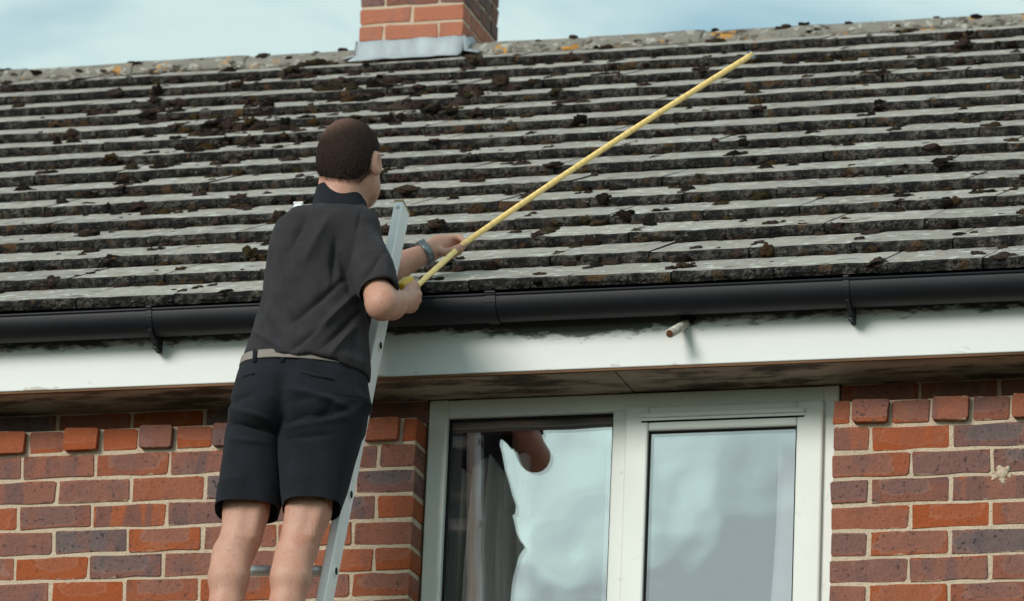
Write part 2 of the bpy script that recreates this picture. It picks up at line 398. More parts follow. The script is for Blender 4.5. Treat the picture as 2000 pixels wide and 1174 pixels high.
bl = []                                                        # (x0, x1, row, y offset)
ROWS_PART = 13
ROWS_ALL = int(Z0/.075)+1
XL, XR = -3.6, 1.6
def lay(x0, x1, row, first_joints):
    pass
def row_bricks(i):
    out = []
    if i == -1:                                                # course under the soffit; setback is assumed, added to deepen the shade
        x = XR+.06
        xs = 0.0
        while xs < XR: out.append((xs, xs+.215, .095)); xs += .225
        xs = WL
        while xs > XL: out.append((xs-.215, xs, .095)); xs -= .225
        return out
    if i == 0:                                                 # dentil course of headers
        out.append((0, .044, 0.0)); x = .054; k = 0
        while x < XR: out.append((x, x+.1025, -.020 if k % 2 == 0 else 0.0)); x += .1125; k += 1
        out.append((WL-.040, WL, 0.0)); x = -1.2528; k = 0
        while x > XL: out.append((x-.1025, x, -.020 if k % 2 == 0 else 0.0)); x -= .1125; k += 1
        return out
    if i % 2: out.append((0, .1025, 0)); x = .1125
    else: x = 0.0
    while x < XR: out.append((x, x+.215, 0)); x += .225
    if i % 2:
        out.append((WL-.1025, WL, 0)); out.append((-1.482, -1.3153, 0)); x = -1.492
    else:
        out.append((-1.3696, WL, 0)); x = -1.3796
    while x > XL: out.append((x-.215, x, 0)); x -= .225
    return out
# mortar bed: left and right of the window
CORE = .0026
wm = MB()
for a, b in ((XL-4.0, WL-.003), (WR+.003, XR+2.4)):
    wm.box(a, b, CORE, .30, 0.0, Z0+.071); wm.box(a, b, CORE+.095, .298, Z0+.071, Z0+.1485)
wm.box(WL-.003, WR+.003, CORE, .30, 0.0, Z0-1.05)              # wall under the sill
wall = hpart(wm.build('wall', MO, house))
# where the top course is set back the bed steps back too
rnd = random.Random(3); stuff = MB(); nb = 0
for i in range(-1, ROWS_ALL):
    zc = Z0-(i-.5)*.075 if i > 0 else Z0+.0375-i*.075
    for (a, b, yo) in row_bricks(i):
        if b-a < .02: continue
        d = .1025
        if i >= ROWS_PART or a > 1.0 or b < -3.0:
            stuff.box(a, b, -.0005+yo, .05+yo, zc-.0325, zc+.0325, bev=0); continue
        me = brick_mesh(b-a, rnd.randrange(5))
        o = D.objects.new('brick', me); C.objects.link(o); o.parent = wall
        o.location = ((a+b)/2+rnd.uniform(-.001, .001), d/2+yo+rnd.uniform(-.0018, .0014), zc+rnd.uniform(-.0012, .0012))
        o.rotation_euler = (rnd.uniform(-.012, .012), rnd.uniform(-.006, .006), rnd.uniform(-.006, .006))
        o.color = brick_colour(rnd, -.25 if i == 0 else 0.0); nb += 1
for i in range(14, ROWS_ALL):                                  # under the window
    zc = Z0-(i-.5)*.075; x = WL+(.1125 if i % 2 else 0)+.004
    while x < WR-.215: stuff.box(x, x+.215, -.0005, .05, zc-.0325, zc+.0325); x += .225
st = stuff.build('brick_courses', BRI, wall); st['kind'] = 'stuff'
# loose dab of mortar on the right pier
def blob(mb, c, r, seed, sub=2, flat=(1, 1, 1), rough=.35, mi=0, rotz=0.0):
    bm = bmesh.new(); bmesh.ops.create_icosphere(bm, subdivisions=sub, radius=1)
    off = Vector((seed*3.1 % 77, seed*1.7 % 53, seed*.9 % 31))
    cz, sz = math.cos(rotz), math.sin(rotz)
    for v in bm.verts:
        n_ = v.co.normalized(); k = 1+rough*mnoise.noise(n_*1.6+off)+rough*.6*mnoise.noise(n_*4.1+off)+(rough*.5*mnoise.noise(n_*9.0+off) if sub > 2 else 0)
        p = Vector((n_.x*flat[0], n_.y*flat[1], n_.z*flat[2]))*k*r
        v.co = Vector((p.x*cz-p.y*sz, p.x*sz+p.y*cz, p.z))
    bm.verts.index_update()
    vs = [v.co.copy() for v in bm.verts]; fs = [[q.index for q in f.verts] for f in bm.faces]; bm.free()
    return vs, fs
p = at(1957, 925, 0.0); mb = MB()
for i, (dx, dz, r_) in enumerate(((0, 0, .017), (.014, .012, .010), (-.016, -.006, .011), (.004, -.018, .009), (-.006, .016, .008), (.02, -.004, .007), (-.024, -.014, .007))):
    vs, fs = blob(None, None, r_, 5+i, 2, (1.1, .22, .9), .8); mb.add([v+p+Vector((dx, 0, dz)) for v in vs], fs)
mb.build('mortar_dab', MO, wall, smooth=True)

# ---- soffit, fascia
ZS = Z0+.149
FY = -.166
s_ = MB().box(-6.0, -.6, FY+.021, .16, ZS, ZS+.010); s_.box(-.596, 3.0, FY+.021, .16, ZS+.0015, ZS+.0115)
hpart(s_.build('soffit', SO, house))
fz = (ZS-.004+Z0+.335)/2; fh = (Z0+.335-ZS+.004)/2
f_ = MB().box(-6.0, 3.0, -.0095, .0095, -fh, fh, bev=.003)
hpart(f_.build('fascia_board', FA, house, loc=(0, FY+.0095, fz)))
hpart(MB().box(-6.0, 3.0, FY+.0035, FY+.0165, ZS-.0105, ZS-.0045).build('timber_strip', TIMBER, house))
# ---- gutter
GZ, GR, GC = Z0+.337, .054, FY-.059
prof = [(-GR, 0)]+[(GR*math.cos(a), -.010+GR*math.sin(a)) for a in [math.pi+math.pi*k/16 for k in range(17)]]+[(GR, 0)]
def gutter_mesh(x0, x1, r_add=0.0, th=.003):
    pr = [(y*(1+r_add/GR), z*(1+r_add/GR) if z < -.001 else z) for y, z in prof]
    inn = [(y*(1-th/GR), (z+th if z < -.02 else z)) for y, z in pr]
    rim = [(GR*(1+r_add/GR)+.004, 0.0), (GR*(1+r_add/GR)+.004, .005), (GR*(1+r_add/GR)-.005, .005)]
    loop = pr[:-1]+[(-q[0], q[1]) if False else q for q in [(pr[-1][0], -.006)]]+[(-0, 0)][:0]
    loop = pr+[( -1, 0)][:0]
    # front is -y : mirror so the rolled rim is on the outer edge
    full = [(-y, z) for y, z in pr]+[(-rim[0][0], -.003), (-rim[1][0], .003), (-rim[2][0], .003)][:0]+[(-y, z) for y, z in reversed(inn)]
    n = len(full); v = [(x, y, z) for x in (x0, x1) for y, z in full]
    f = [(k, (k+1) % n, n+(k+1) % n, n+k) for k in range(n)]
    mb = MB().add(v, f)
    mb.tube([(x0, -GR-r_add, 0), (x1, -GR-r_add, 0)], .0042, 8); mb.tube([(x0, GR+r_add, 0), (x1, GR+r_add, 0)], .0035, 6)
    return mb
gut = hpart(gutter_mesh(-6.0, 3.0).build('gutter', BLACKP, house, loc=(0, GC, GZ), smooth=False))
gut.data.polygons.foreach_set('use_smooth', [True]*len(gut.data.polygons))
for px, py, wd in ((289, 640, .016), (1652, 575, .016), (957, 590, .030), (-420, 660, .016), (2420, 545, .016)):
    x = at(px, py, GC-GR).x
    b = gutter_mesh(x-wd/2, x+wd/2, .003, .002)
    b.box(x-wd/2, x+wd/2, -GR-.009, -GR+.012, .0035, .0085, bev=.001)          # clip over the rim
    if wd < .02:
        b.box(x-wd*.42, x+wd*.42, GR-.045, GR+.004, -.098, -.055, bev=.002)     # foot screwed to the fascia
        b.tube([(x, -GR*.75, -.055), (x, -GR*.1, -.078), (x, GR*.75, -.098)], .006, 6)
    q = b.build('gutter_bracket', BLACKP, gut, smooth=False)
# ---- overflow pipe
a = at(1345, 630, FY+.02); dr = (at(1308, 651, FY-.10)-a).normalized()
L = (at(1308, 651, FY-.10)-a).length
pp = MB().tube([a-dr*.02, a, a+dr*L*.3, a+dr*L], [.0135, .0135, .0128, .0128], 16)
pipe = hpart(pp.build('overflow_pipe', PIPE, house, smooth=True))
MB().tube([a+dr*(L-.03), a+dr*(L+.0015)], .0095, 14).build('pipe_bore', COPPER, pipe)
vs, fs = blob(None, None, .02, 11, 2, (1.2, .25, .8), .6)
MB().add([v+a+Vector((.004, -.022, .006)) for v in vs], fs).build('pipe_grime', RUB, pipe, smooth=True)

# ---- window
win = hpart(empty('window', ((WL+WR)/2, .1, Z0-1.05), house)); WOFF = Vector(((WL+WR)/2, .1, Z0-1.05))
def wpart(mb, name, mat, smooth=False):
    mb.v = [tuple(Vector(v)-WOFF) for v in mb.v]; return mb.build(name, mat, win, smooth)
fy0, fy1 = .092, .160
x0, x1 = WL+.006, WR-.006; zt = ZS-.0025; zb = Z0-1.02
MXL, MXR = -.655, -.612                                        # mullion
B = .004
wpart(MB().box(x0, x0+.056, fy0, fy1, zb, zt, bev=B), 'frame_jamb', UP)
wpart(MB().box(x1-.044, x1, fy0, fy1, zb, zt, bev=B), 'frame_jamb', UP)
wpart(MB().box(x0+.0555, x1-.0435, fy0+.0015, fy1-.001, zt-.052, zt-.0008, bev=B), 'frame_head', UP)
wpart(MB().box(x0+.0555, x1-.0435, fy0+.0015, fy1-.001, zb+.0008, zb+.055, bev=B), 'frame_rail', UP)
wpart(MB().box(MXL, MXR, fy0+.0008, fy1-.002, zb+.054, zt-.051, bev=B), 'mullion', UP)
wpart(MB().box(x0-.04, x1+.04, -.035, .095, zb-.03, zb-.001, bev=.006), 'sill', UP)
# fixed light glazing beads (left)
gx0, gx1, gz0, gz1 = x0+.056, MXL, zb+.055, zt-.052
def bead_ring(a, b, c, d, t, ya, yb):
    mb = MB(); mb.box(a, a+t, ya, yb, c, d); mb.box(b-t, b, ya, yb, c, d)
    mb.box(a+t-.0005, b-t+.0005, ya+.0006, yb, d-t, d-.0004); mb.box(a+t-.0005, b-t+.0005, ya+.0006, yb, c+.0004, c+t); return mb
wpart(bead_ring(gx0-.001, gx1+.001, gz0-.001, gz1+.001, .007, fy0+.020, fy0+.033), 'gasket', RUB)
SPAC = plain('grey_spacer', (.30, .31, .31), .6, .3, .05)
wpart(bead_ring(gx0+.004, gx1-.001, gz0+.004, gz1-.004, .026, fy0+.0485, fy0+.062), 'spacer_bar', SPAC)
wpart(MB().box(gx0-.004, gx1+.004, fy0+.030, fy0+.046, gz0-.004, gz1+.004), 'pane', GL)
# opening sash (right)
sx0, sx1, sz0, sz1 = MXR-.004, x1-.040, zb+.048, zt-.044
sy0 = fy0-.014
wpart(MB().box(sx0, sx0+.068, sy0, fy1-.006, sz0, sz1, bev=.006), 'sash_stile', UP)
wpart(MB().box(sx1-.076, sx1, sy0, fy1-.006, sz0, sz1, bev=.006), 'sash_stile', UP)
wpart(MB().box(sx0+.0675, sx1-.0755, sy0+.0012, fy1-.008, sz1-.072, sz1-.0007, bev=.006), 'sash_rail', UP)
wpart(MB().box(sx0+.0675, sx1-.0755, sy0+.0012, fy1-.008, sz0+.0007, sz0+.066, bev=.006), 'sash_rail', UP)
tv = MB().box(sx0+.045, sx1-.052, sy0-.011, sy0+.004, sz1-.036, sz1-.022, bev=.003)
tv.box(sx0+.045, sx1-.052, sy0-.004, sy0+.003, sz1-.044, sz1-.0365)
wpart(tv, 'trickle_vent', UP)
wpart(MB().box(sx0+.048, sx1-.055, sy0-.0015, sy0+.003, sz1-.0485, sz1-.0442), 'vent_slot', RUB)
wpart(bead_ring(sx0+.0665, sx1-.0745, sz0+.065, sz1-.0705, .005, sy0+.008, sy0+.022), 'gasket', RUB)
wpart(MB().box(sx0+.064, sx1-.072, sy0+.018, sy0+.034, sz0+.062, sz1-.068), 'pane', GL)
# room behind the window
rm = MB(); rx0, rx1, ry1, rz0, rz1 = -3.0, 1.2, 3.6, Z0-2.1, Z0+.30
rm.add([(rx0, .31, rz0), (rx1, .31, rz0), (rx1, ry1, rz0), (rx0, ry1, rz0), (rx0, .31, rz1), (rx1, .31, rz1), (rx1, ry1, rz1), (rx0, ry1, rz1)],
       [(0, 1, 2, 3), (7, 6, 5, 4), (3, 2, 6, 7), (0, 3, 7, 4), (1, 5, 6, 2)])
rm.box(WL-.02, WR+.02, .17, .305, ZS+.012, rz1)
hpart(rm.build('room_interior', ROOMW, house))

# ---- roof
AL = .48373586; GA = .34601; EY, EZ = -.25, Z0+.35500661
ca, sa = math.cos(AL), math.sin(AL)
def rp(x, s, h=0.0): return Vector((x, EY+s*ca-h*sa, EZ+s*sa+h*ca))
RS = 15.15*GA                                                  # slope length to ridge
ridge = rp(0, RS)
RX0, RX1 = -7.2, 3.0
rb = MB(); th = .05
hh = -.03
A_, B_, = rp(0, .06, hh), rp(0, RS, hh); by = 2*ridge.y+.25
rb.add([(RX0, A_.y, A_.z), (RX1, A_.y, A_.z), (RX1, B_.y, B_.z), (RX0, B_.y, B_.z), (RX1, by, A_.z), (RX0, by, A_.z)],
       [(0, 1, 2, 3), (3, 2, 4, 5), (0, 5, 4, 1), (1, 4, 2), (0, 3, 5)])
roof = hpart(rb.build('roof', NO, house))
hpart(MB().box(XL-4.0, XR+2.4, .31, by-.25, 0, Z0-2.2).build('house_core', MO, house))
hpart(MB().box(XL-4.0, XR+2.4, 3.65, by-.25, Z0-2.2, Z0+.30).build('rear_wall', MO, house))
TW = .2905
def tile_variant(seed):
    rnd = random.Random(seed); n = 10; wdt = TW-.0035; st = []
    t = .0315
    for k in range(n):
        x = -wdt/2+wdt*k/(n-1); j = rnd.uniform(-.004, .004); jt = rnd.uniform(-.003, .003); ch = 0.0
        if k in (0, n-1) and rnd.random() < .35: ch = rnd.uniform(.003, .009)
        st.append([(x, .41, -.006), (x, .34, .001), (x, .12, t*.66+rnd.uniform(-.0012, .0012)), (x, .012+ch, t*.97+jt*.5), (x, .0035+j+ch, t-.004+jt),
                   (x, j+rnd.uniform(-.002, .002), t*.45), (x, .003+j, .0015), (x, .05, -.002)])
    m_ = len(st[0]); v = [q for s in st for q in s]; f = []; fm = []
    for k in range(n-1):
        for i in range(m_-1):
            f.append((k*m_+i, k*m_+i+1, (k+1)*m_+i+1, (k+1)*m_+i)); fm.append(0 if i < 3 else 1)
    f.append(tuple(range(m_))[::-1]); fm.append(1); f.append(tuple((n-1)*m_+i for i in range(m_))); fm.append(1)
    return mesh('roof_tile', v, f, None, False, [TI, NO], fm)
TV = [tile_variant(100+i) for i in range(9)]
rnd = random.Random(21); far = MB(); nt = 0
NROW = 15
def roof_x_range(k):
    """x limits of course k inside the photograph's frame"""
    q = rp(0, k*GA+.1); a_ = at(0, 300, q.y); 
    def xa(px):
        lo = -20.0; hi = 10.0
        for _ in range(50):
            mid = (lo+hi)/2
            if pix(rp(mid, k*GA+.1))[0] < px: lo = mid
            else: hi = mid
        return lo
    return xa(0), xa(2000)
for k in range(NROW):
    xa, xb = roof_x_range(k)
    off = -.700 + (TW/2 if k % 2 else 0)
    j0 = int(math.floor((RX0-off)/TW)); j1 = int(math.ceil((RX1-off)/TW))
    for j in range(j0, j1):
        cx = off+(j+.5)*TW
        if xa-.38 < cx < xb+.38:
            o = D.objects.new('roof_tile', TV[rnd.randrange(len(TV))]); C.objects.link(o); o.parent = roof
            o.location = rp(cx+rnd.uniform(-.0012, .0012), k*GA+rnd.uniform(-.003, .003), rnd.uniform(-.0008, .0025))
            o.rotation_euler = (AL+rnd.uniform(-.004, .004), rnd.uniform(-.006, .006), rnd.uniform(-.006, .006)); nt += 1
        else:
            q = [rp(cx+sx*(TW/2-.002), k*GA+s, h) for sx in (-1, 1) for s, h in ((0, 0), (0, .0285), (.41, -.006))]
            far.add(q, [(0, 3, 4, 1)], 1); far.add(q, [(1, 4, 5, 2)], 0)
ft = far.build('roof_tiles_beyond', [TI, NO], roof); ft['kind'] = 'stuff'
# ridge tiles
rnd = random.Random(5)
RL = .455
def ridge_variant(seed):
    r2 = random.Random(seed); n = 11; v = []; xs = [-.5, -.48, -.2, .1, .4, .485, .5]
    for ix, xx in enumerate(xs):
        for k in range(n):
            a = math.pi*(k/(n-1)); rr = .118*(1+r2.uniform(-.012, .012)); 
            if ix in (0, len(xs)-1): rr *= .985
            y = -rr*math.cos(a); z = rr*math.sin(a)*.68-.052
            v.append((xx*(RL-.004), y, z+r2.uniform(-.002, .002)))
    f = []
    for ix in range(len(xs)-1):
        for k in range(n-1): f.append((ix*n+k, (ix+1)*n+k, (ix+1)*n+k+1, ix*n+k+1))
    f.append(tuple(range(n))); f.append(tuple((len(xs)-1)*n+k for k in reversed(range(n))))
    return mesh('ridge_tile', v, f, RI, True)
RV = [ridge_variant(i) for i in range(4)]
CHX0, CHX1 = -2.835, -2.425
for x in [CHX1+.012+RL*(i+.5) for i in range(11)]+[CHX0-.012-RL*(i+.5) for i in range(9)]:
    if True:
        o = D.objects.new('ridge_tile', rnd.choice(RV)); C.objects.link(o); o.parent = roof
        o.location = (x, ridge.y, ridge.z+.002+rnd.uniform(-.004, .004)); o.rotation_euler = (rnd.uniform(-.03, .03), rnd.uniform(-.008, .008), rnd.uniform(-.012, .012))
# bedding mortar under the ridge tiles
mb = MB()
for i in range(160):
    x = RX0+.2+i*(RX1-RX0-.4)/160
    if CHX0-.05 < x < CHX1+.05: continue
    vs, fs = blob(None, None, .024, i, 2, (1.9, .8, .6), .6)
    mb.add([v+Vector((x, ridge.y-.098+random.uniform(-.012, .01), ridge.z-.040)) for v in vs], fs)
q = mb.build('ridge_bedding_mortar', RI, roof, smooth=True); q['kind'] = 'stuff'

# ---- chimney
CY0 = at(800, 128, 4.25).y
CH_D = .46; KS = .930; PB = .225*KS; PC = .075*KS
zb0 = rp(0, (CY0-EY)/ca).z
cz0 = zb0-.05
cc = MB().box(CHX0+.004, CHX1-.004, CY0+.004, CY0+CH_D-.004, cz0-.35, cz0+1.5)
chim = hpart(cc.build('chimney', MO, house))
ztop_red = at(800, 11, CY0).z                                  # top of the upper red course
rnd = random.Random(12)
_cm = {}
def cbrick(w, d, k, red):
    key = (round(w, 3), round(d, 3), k, red)
    if key not in _cm: _cm[key] = brick_variant(w, .065*KS, d, 900+len(_cm), .003, BRC if red else BR)
    return _cm[key]
for i in range(-6, 18):
    zc = ztop_red-PC/2+i*PC
    red = i in (0, -1)
    runs = []
    def put(cx, cy, w, rz, d=.09):
        o = D.objects.new('brick', cbrick(w, d, rnd.randrange(3), red)); C.objects.link(o); o.parent = chim
        o.location = (cx, cy, zc); o.rotation_euler = (0, 0, rz)
        c = brick_colour(rnd); t = .27+rnd.uniform(-.04, .04) if red else rnd.uniform(.62, .95)
        o.color = (t, c[1], .95 if red else c[2], 1)
    W = CHX1-CHX0; g = .01*KS
    joints = [0, .5, 1] if i % 2 == 0 else [0, .235, .765, 1]
    for ja, jb in zip(joints[:-1], joints[1:]):
        a_, b_ = CHX0+W*ja+(g/2 if ja else 0), CHX0+W*jb-(g/2 if jb < 1 else 0)
        put((a_+b_)/2, CY0+.045, b_-a_, 0); put((a_+b_)/2, CY0+CH_D-.045, b_-a_, math.pi)
    side = [0, .5, 1] if i % 2 else [0, .3, .7, 1]
    S0, S1 = CY0+.0905+g, CY0+CH_D-.0905-g
    for ja, jb in zip(side[:-1], side[1:]):
        a_, b_ = S0+(S1-S0)*ja+(g/2 if ja else 0), S0+(S1-S0)*jb-(g/2 if jb < 1 else 0)
        put(CHX1-.045, (a_+b_)/2, b_-a_, math.pi/2); put(CHX0+.045, (a_+b_)/2, b_-a_, -math.pi/2)
hpart(MB().box(CHX0-.04, CHX1+.04, CY0-.04, CY0+CH_D+.04, cz0+1.47, cz0+1.6, bev=.01).build('chimney_cap', MO, house)).parent = chim
bpy.context.view_layer.update()
for q in list(chim.children):
    if q.name.startswith('chimney_cap'): q.matrix_parent_inverse = Matrix.Identity(4)
MB().tube([(CHX0+W/2, CY0+CH_D/2, cz0+1.58), (CHX0+W/2, CY0+CH_D/2, cz0+1.7), (CHX0+W/2, CY0+CH_D/2, cz0+1.98), (CHX0+W/2, CY0+CH_D/2, cz0+2.0)], [.13, .12, .10, .115], 20).build('chimney_pot', TERRA, chim, smooth=True)
# lead flashing: front apron, folded on to the tiles, and sides
zf = ztop_red-2*PC+.004
fl = MB(); n = 13
xs = [CHX0-.007+(W+.014)*k/(n-1) for k in range(n)]
rr = random.Random(4); rows = []
s_front = (CY0-EY)/ca
for kk, (off_y, zz) in enumerate(((.001, zf), (-.006, (zf*2+zb0)/3), (-.010, zb0+.035))):
    rows.append([Vector((x, CY0+off_y-.004+rr.uniform(-.0025, .0025), zz+rr.uniform(-.003, .003))) for x in xs])
for ds, ex in ((-.03, .0), (-.085, .004)):
    rows.append([rp(x+(ex*(1 if i == n-1 else -1 if i == 0 else 0)), s_front+ds+rr.uniform(-.004, .004), .029+rr.uniform(0, .005)) for i, x in enumerate(xs)])
v = [q for r_ in rows for q in r_]
f = [(a*n+k, (a+1)*n+k, (a+1)*n+k+1, a*n+k+1) for a in range(len(rows)-1) for k in range(n-1)]
fl.add(v, f)
flo = fl.build('lead_apron', LEAD, chim, smooth=True)
sm_ = flo.modifiers.new('thickness', 'SOLIDIFY'); sm_.thickness = .003; sm_.offset = 0
for sx, xw in ((1, CHX1), (-1, CHX0)):                         # side soakers following the slope
    sd_ = MB(); X_ = xw+sx*.008
    ys = [CY0-.012, CY0+.03, CY0+.10, CY0+.20, CY0+.32]
    top = [zf, zf+.004, zf+.035, zf+.03, zf+.03]
    v = []
    for y_, t_ in zip(ys, top):
        zr = min(rp(0, (y_-EY)/ca).z, ridge.z+.02)
        v += [Vector((X_, y_, t_)), Vector((X_+sx*.004, y_, zr+.04)), Vector((X_+sx*.06, y_, zr+.028))]
    f = [(a*3+k, (a+1)*3+k, (a+1)*3+k+1, a*3+k+1) for a in range(len(ys)-1) for k in range(2)]
    q = sd_.add(v, f).build('side_flashing', LEAD, chim, smooth=True)
    sm_ = q.modifiers.new('thickness', 'SOLIDIFY'); sm_.thickness = .003; sm_.offset = 0

# ---- moss on the roof
mo = MB(); rnd = random.Random(77); cnt = 0
def cushion(x, s, h, r, fl=(1.3, 1.0, .5)):
    global cnt
    cnt += 1
    vs, fs = blob(None, None, r, rnd.randrange(9999), 3 if r > .017 else 2, (fl[0]*rnd.uniform(.8, 1.3), fl[1], fl[2]*rnd.uniform(.8, 1.35)), .7, rotz=rnd.uniform(-.5, .5))
    mo.add([rp(x+v.x, s+v.y, h+v.z) for v in vs], fs)
def at_roof(px, py):
    """(x, s) on the roof plane at a photo pixel"""
    d = _F*FPX+_R2*(px-1000)-_U2*(py-587); nn = np.array([0, -sa, ca]); o_ = np.array([0, EY, EZ])
    q = CAM+d*(((o_-CAM) @ nn)/(d @ nn)); return q[0], (q[1]-EY)/ca
def surf_h(s):
    k = math.floor(s/GA); u = (s-k*GA)/GA; return .0315*(1-u)
big = [(690, 208, 42), (790, 222, 46), (395, 275, 40), (385, 300, 34), (515, 228, 36), (460, 250, 30), (590, 165, 30), (720, 190, 46), (640, 190, 30), (330, 232, 26),
       (310, 340, 26), (335, 422, 24), (310, 497, 18), (925, 362, 20), (1022, 333, 24), (1292, 428, 16), (1512, 452, 18), (1920, 388, 20), (1325, 372, 18), (1140, 385, 14),
       (842, 566, 26), (660, 118, 36), (1330, 538, 20), (1588, 268, 16), (1815, 140, 16), (1600, 130, 24), (1760, 75, 20), (860, 235, 36), (770, 340, 18), (250, 370, 24), (205, 235, 28),
       (130, 290, 24), (560, 265, 30), (430, 350, 22), (1190, 160, 24), (1110, 210, 26), (980, 180, 30), (905, 205, 28), (480, 410, 18), (450, 330, 24), (1415, 75, 24), (1900, 245, 16), (1690, 235, 16)]
for px, py, r_ in big:
    x, s = at_roof(px, py); m_ = ppm(rp(x, s)); r0 = r_/m_*.62
    s = min(s, RS-.14)
    for q in range(8):
        ss = min(s+rnd.uniform(-1, 1)*r0*1.6, RS-.10); cushion(x+rnd.uniform(-1.2, 1.2)*r0*1.3, ss, surf_h(ss)+.002, r0*rnd.uniform(.3, .62), (1.3, 1.0, .75))
for _ in range(8200):
    px, py = rnd.uniform(-150, 2150), rnd.uniform(40, 600)
    x, s = at_roof(px, py)
    if not (0.02 < s < RS-.05): continue
    dens = .13+.75*math.exp(-((px-640)/300)**2-((py-225)/95)**2)+.22*math.exp(-((py-130-max(0, (px-700))*-.05)/70)**2)+.12*math.exp(-((px-300)/250)**2-((py-330)/120)**2)
    if rnd.random() > dens*.75: continue
    k = round(s/GA); typ = rnd.random()
    if typ < .52:      # against / over a nose
        s2 = k*GA+rnd.uniform(-.022, .016); hh_ = .012 if s2 < k*GA else .026
        if s2 < .0: continue
        r_ = rnd.choice([.006, .008, .011, .014, .018]); cushion(x, s2, hh_*rnd.uniform(.3, 1.0), r_, (1.3, .9, .8))
    elif typ < .72:    # in the joint between tiles
        kk = int(math.floor(s/GA)); off = -.700+(TW/2 if kk % 2 else 0); xj = off+round((x-off)/TW)*TW
        for q in range(rnd.randrange(1, 4)):
            s3 = s+rnd.uniform(-.06, .06)
            if math.floor(s3/GA) != kk: continue
            cushion(xj+rnd.uniform(-.012, .012), s3, surf_h(s3), rnd.choice([.007, .010, .014, .02]), (1.1, 1.5, .5))
    else:              # on the face
        cushion(x, s, surf_h(s), rnd.choice([.006, .008, .012, .017, .022]), (1.2, 1.2, .45))
# crumbs of moss that line the foot of every nose
for k in range(1, NROW+1):
    xa, xb = roof_x_range(min(k, NROW-1)); x = xa-.2
    while x < xb+.2:
        if rnd.random() < .42: cushion(x, k*GA-.006, .004, rnd.uniform(.005, .011), (1.6, .8, .8))
        x += rnd.uniform(.015, .06)
for i in range(70):
    x = RX0+1.5+rnd.random()*7; vs, fs = blob(None, None, rnd.choice([.009, .012, .018]), i+300, 2, (1.3, .9, .6), .55)
    if CHX0-.06 < x < CHX1+.06: continue
    a = rnd.uniform(.05, 1.2); mo.add([v+Vector((x, ridge.y-.115*math.cos(a), ridge.z-.050+.08*math.sin(a))) for v in vs], fs)
mobj = mo.build('moss', MS, None, smooth=True)
tag(mobj, 'dark brown cushions of moss scattered over the roof tiles', 'moss', kind='stuff')

# ================================================================== CURTAINS
def curtain(name, px_l, px_r, Y, ztop, zbot, folds, amp, mat, label, lean=0.0, slump=0.0, seed=1):
    rr = random.Random(seed); a_ = at(px_l, 1000, Y).x; b_ = at(px_r, 1000, Y).x; nx, nz = 90, 40; v = []
    ph = [rr.uniform(0, 6) for _ in range(6)]
    for i in range(nz+1):
        t = i/nz
        for k in range(nx+1):
            u = k/nx; uu = u+.02*math.sin(3*t+ph[0])+.03*math.sin(9*u+ph[4])*t
            x = a_+(b_-a_)*u+lean*math.sin(t*math.pi*.5)*(.4+u)+.006*math.sin(7*t+5*u)
            y = Y+amp*math.sin(2*math.pi*folds*uu+ph[1]+.8*math.sin(2.2*t))*(1-.35*t)+amp*.5*math.sin(2*math.pi*folds*1.7*uu+ph[2]+t*2)
            z = ztop+(zbot-ztop)*t
            if slump: z -= slump*math.exp(-t*9)*(.5+.5*math.sin(2*math.pi*2.3*u+ph[3]))
            v.append((x, y, z))
    f = [(i*(nx+1)+k, i*(nx+1)+k+1, (i+1)*(nx+1)+k+1, (i+1)*(nx+1)+k) for i in range(nz) for k in range(nx)]
    o = obj(name, mesh(name, v, f, mat, True)); s2 = o.modifiers.new('thickness', 'SOLIDIFY'); s2.thickness = .0015
    return tag(o, label, 'curtain')
curtain('curtain', 858, 1035, .182, Z0+.005, Z0-1.0, 5.5, .020, CURT, 'grey linen curtain bunched in loose pleats behind the fixed window pane', slump=.05, seed=3)
curtain('net_curtain', 1515, 1660, .21, Z0+.06, Z0-1.0, 1.5, .010, NET, 'pale curtain edge hanging behind the opening sash of the window', lean=-.03, seed=8)

# ================================================================== LADDER
def lad_y(z): return -.372+.30*(z-(Z0+.30))
def solve(px, py):
    Y = -.4
    for _ in range(30): Y = lad_y(at(px, py, Y).z)
    return at(px, py, Y)
rt, rbm = solve(779, 393), solve(627, 1160)
axis = (rt-rbm).normalized()
foot = rbm-axis*((rbm.z-.05)/axis.z)
lat = Vector((1, 0, 0)); lat = (lat-axis*axis.dot(lat)).normalized(); nrm = axis.cross(lat).normalized()   # nrm points to the camera or away
if nrm.y > 0: nrm = -nrm
ladder = empty('ladder', foot-lat*.155)
tag(ladder, 'aluminium ladder with round rungs leaning against the black gutter', 'ladder')
LW = .312; SW, SD = .026, .068
Llen = (rt-foot).length
LM = Matrix((lat, -nrm, axis)).transposed()
def lloc(u, v, s): return lat*u+(-nrm)*v+axis*s                # relative to the ladder root (between the feet)
def stile(u0):
    mb = MB(); c = .004
    prof = [(-SW/2, SD-.003), (-SW/2, .003), (-SW/2+.003, 0), (SW/2-.003, 0), (SW/2, .003), (SW/2, SD-.003), (SW/2-.003, SD), (-SW/2+.003, SD)]
    v = [lloc(u0+a, b, s) for s in (0, Llen) for a, b in prof]; n = len(prof)
    f = [(k, n+k, n+(k+1) % n, (k+1) % n) for k in range(n)]+[tuple(range(n)), tuple(n+k for k in reversed(range(n)))]
    return mb.add(v, f)
ROOTX = .155
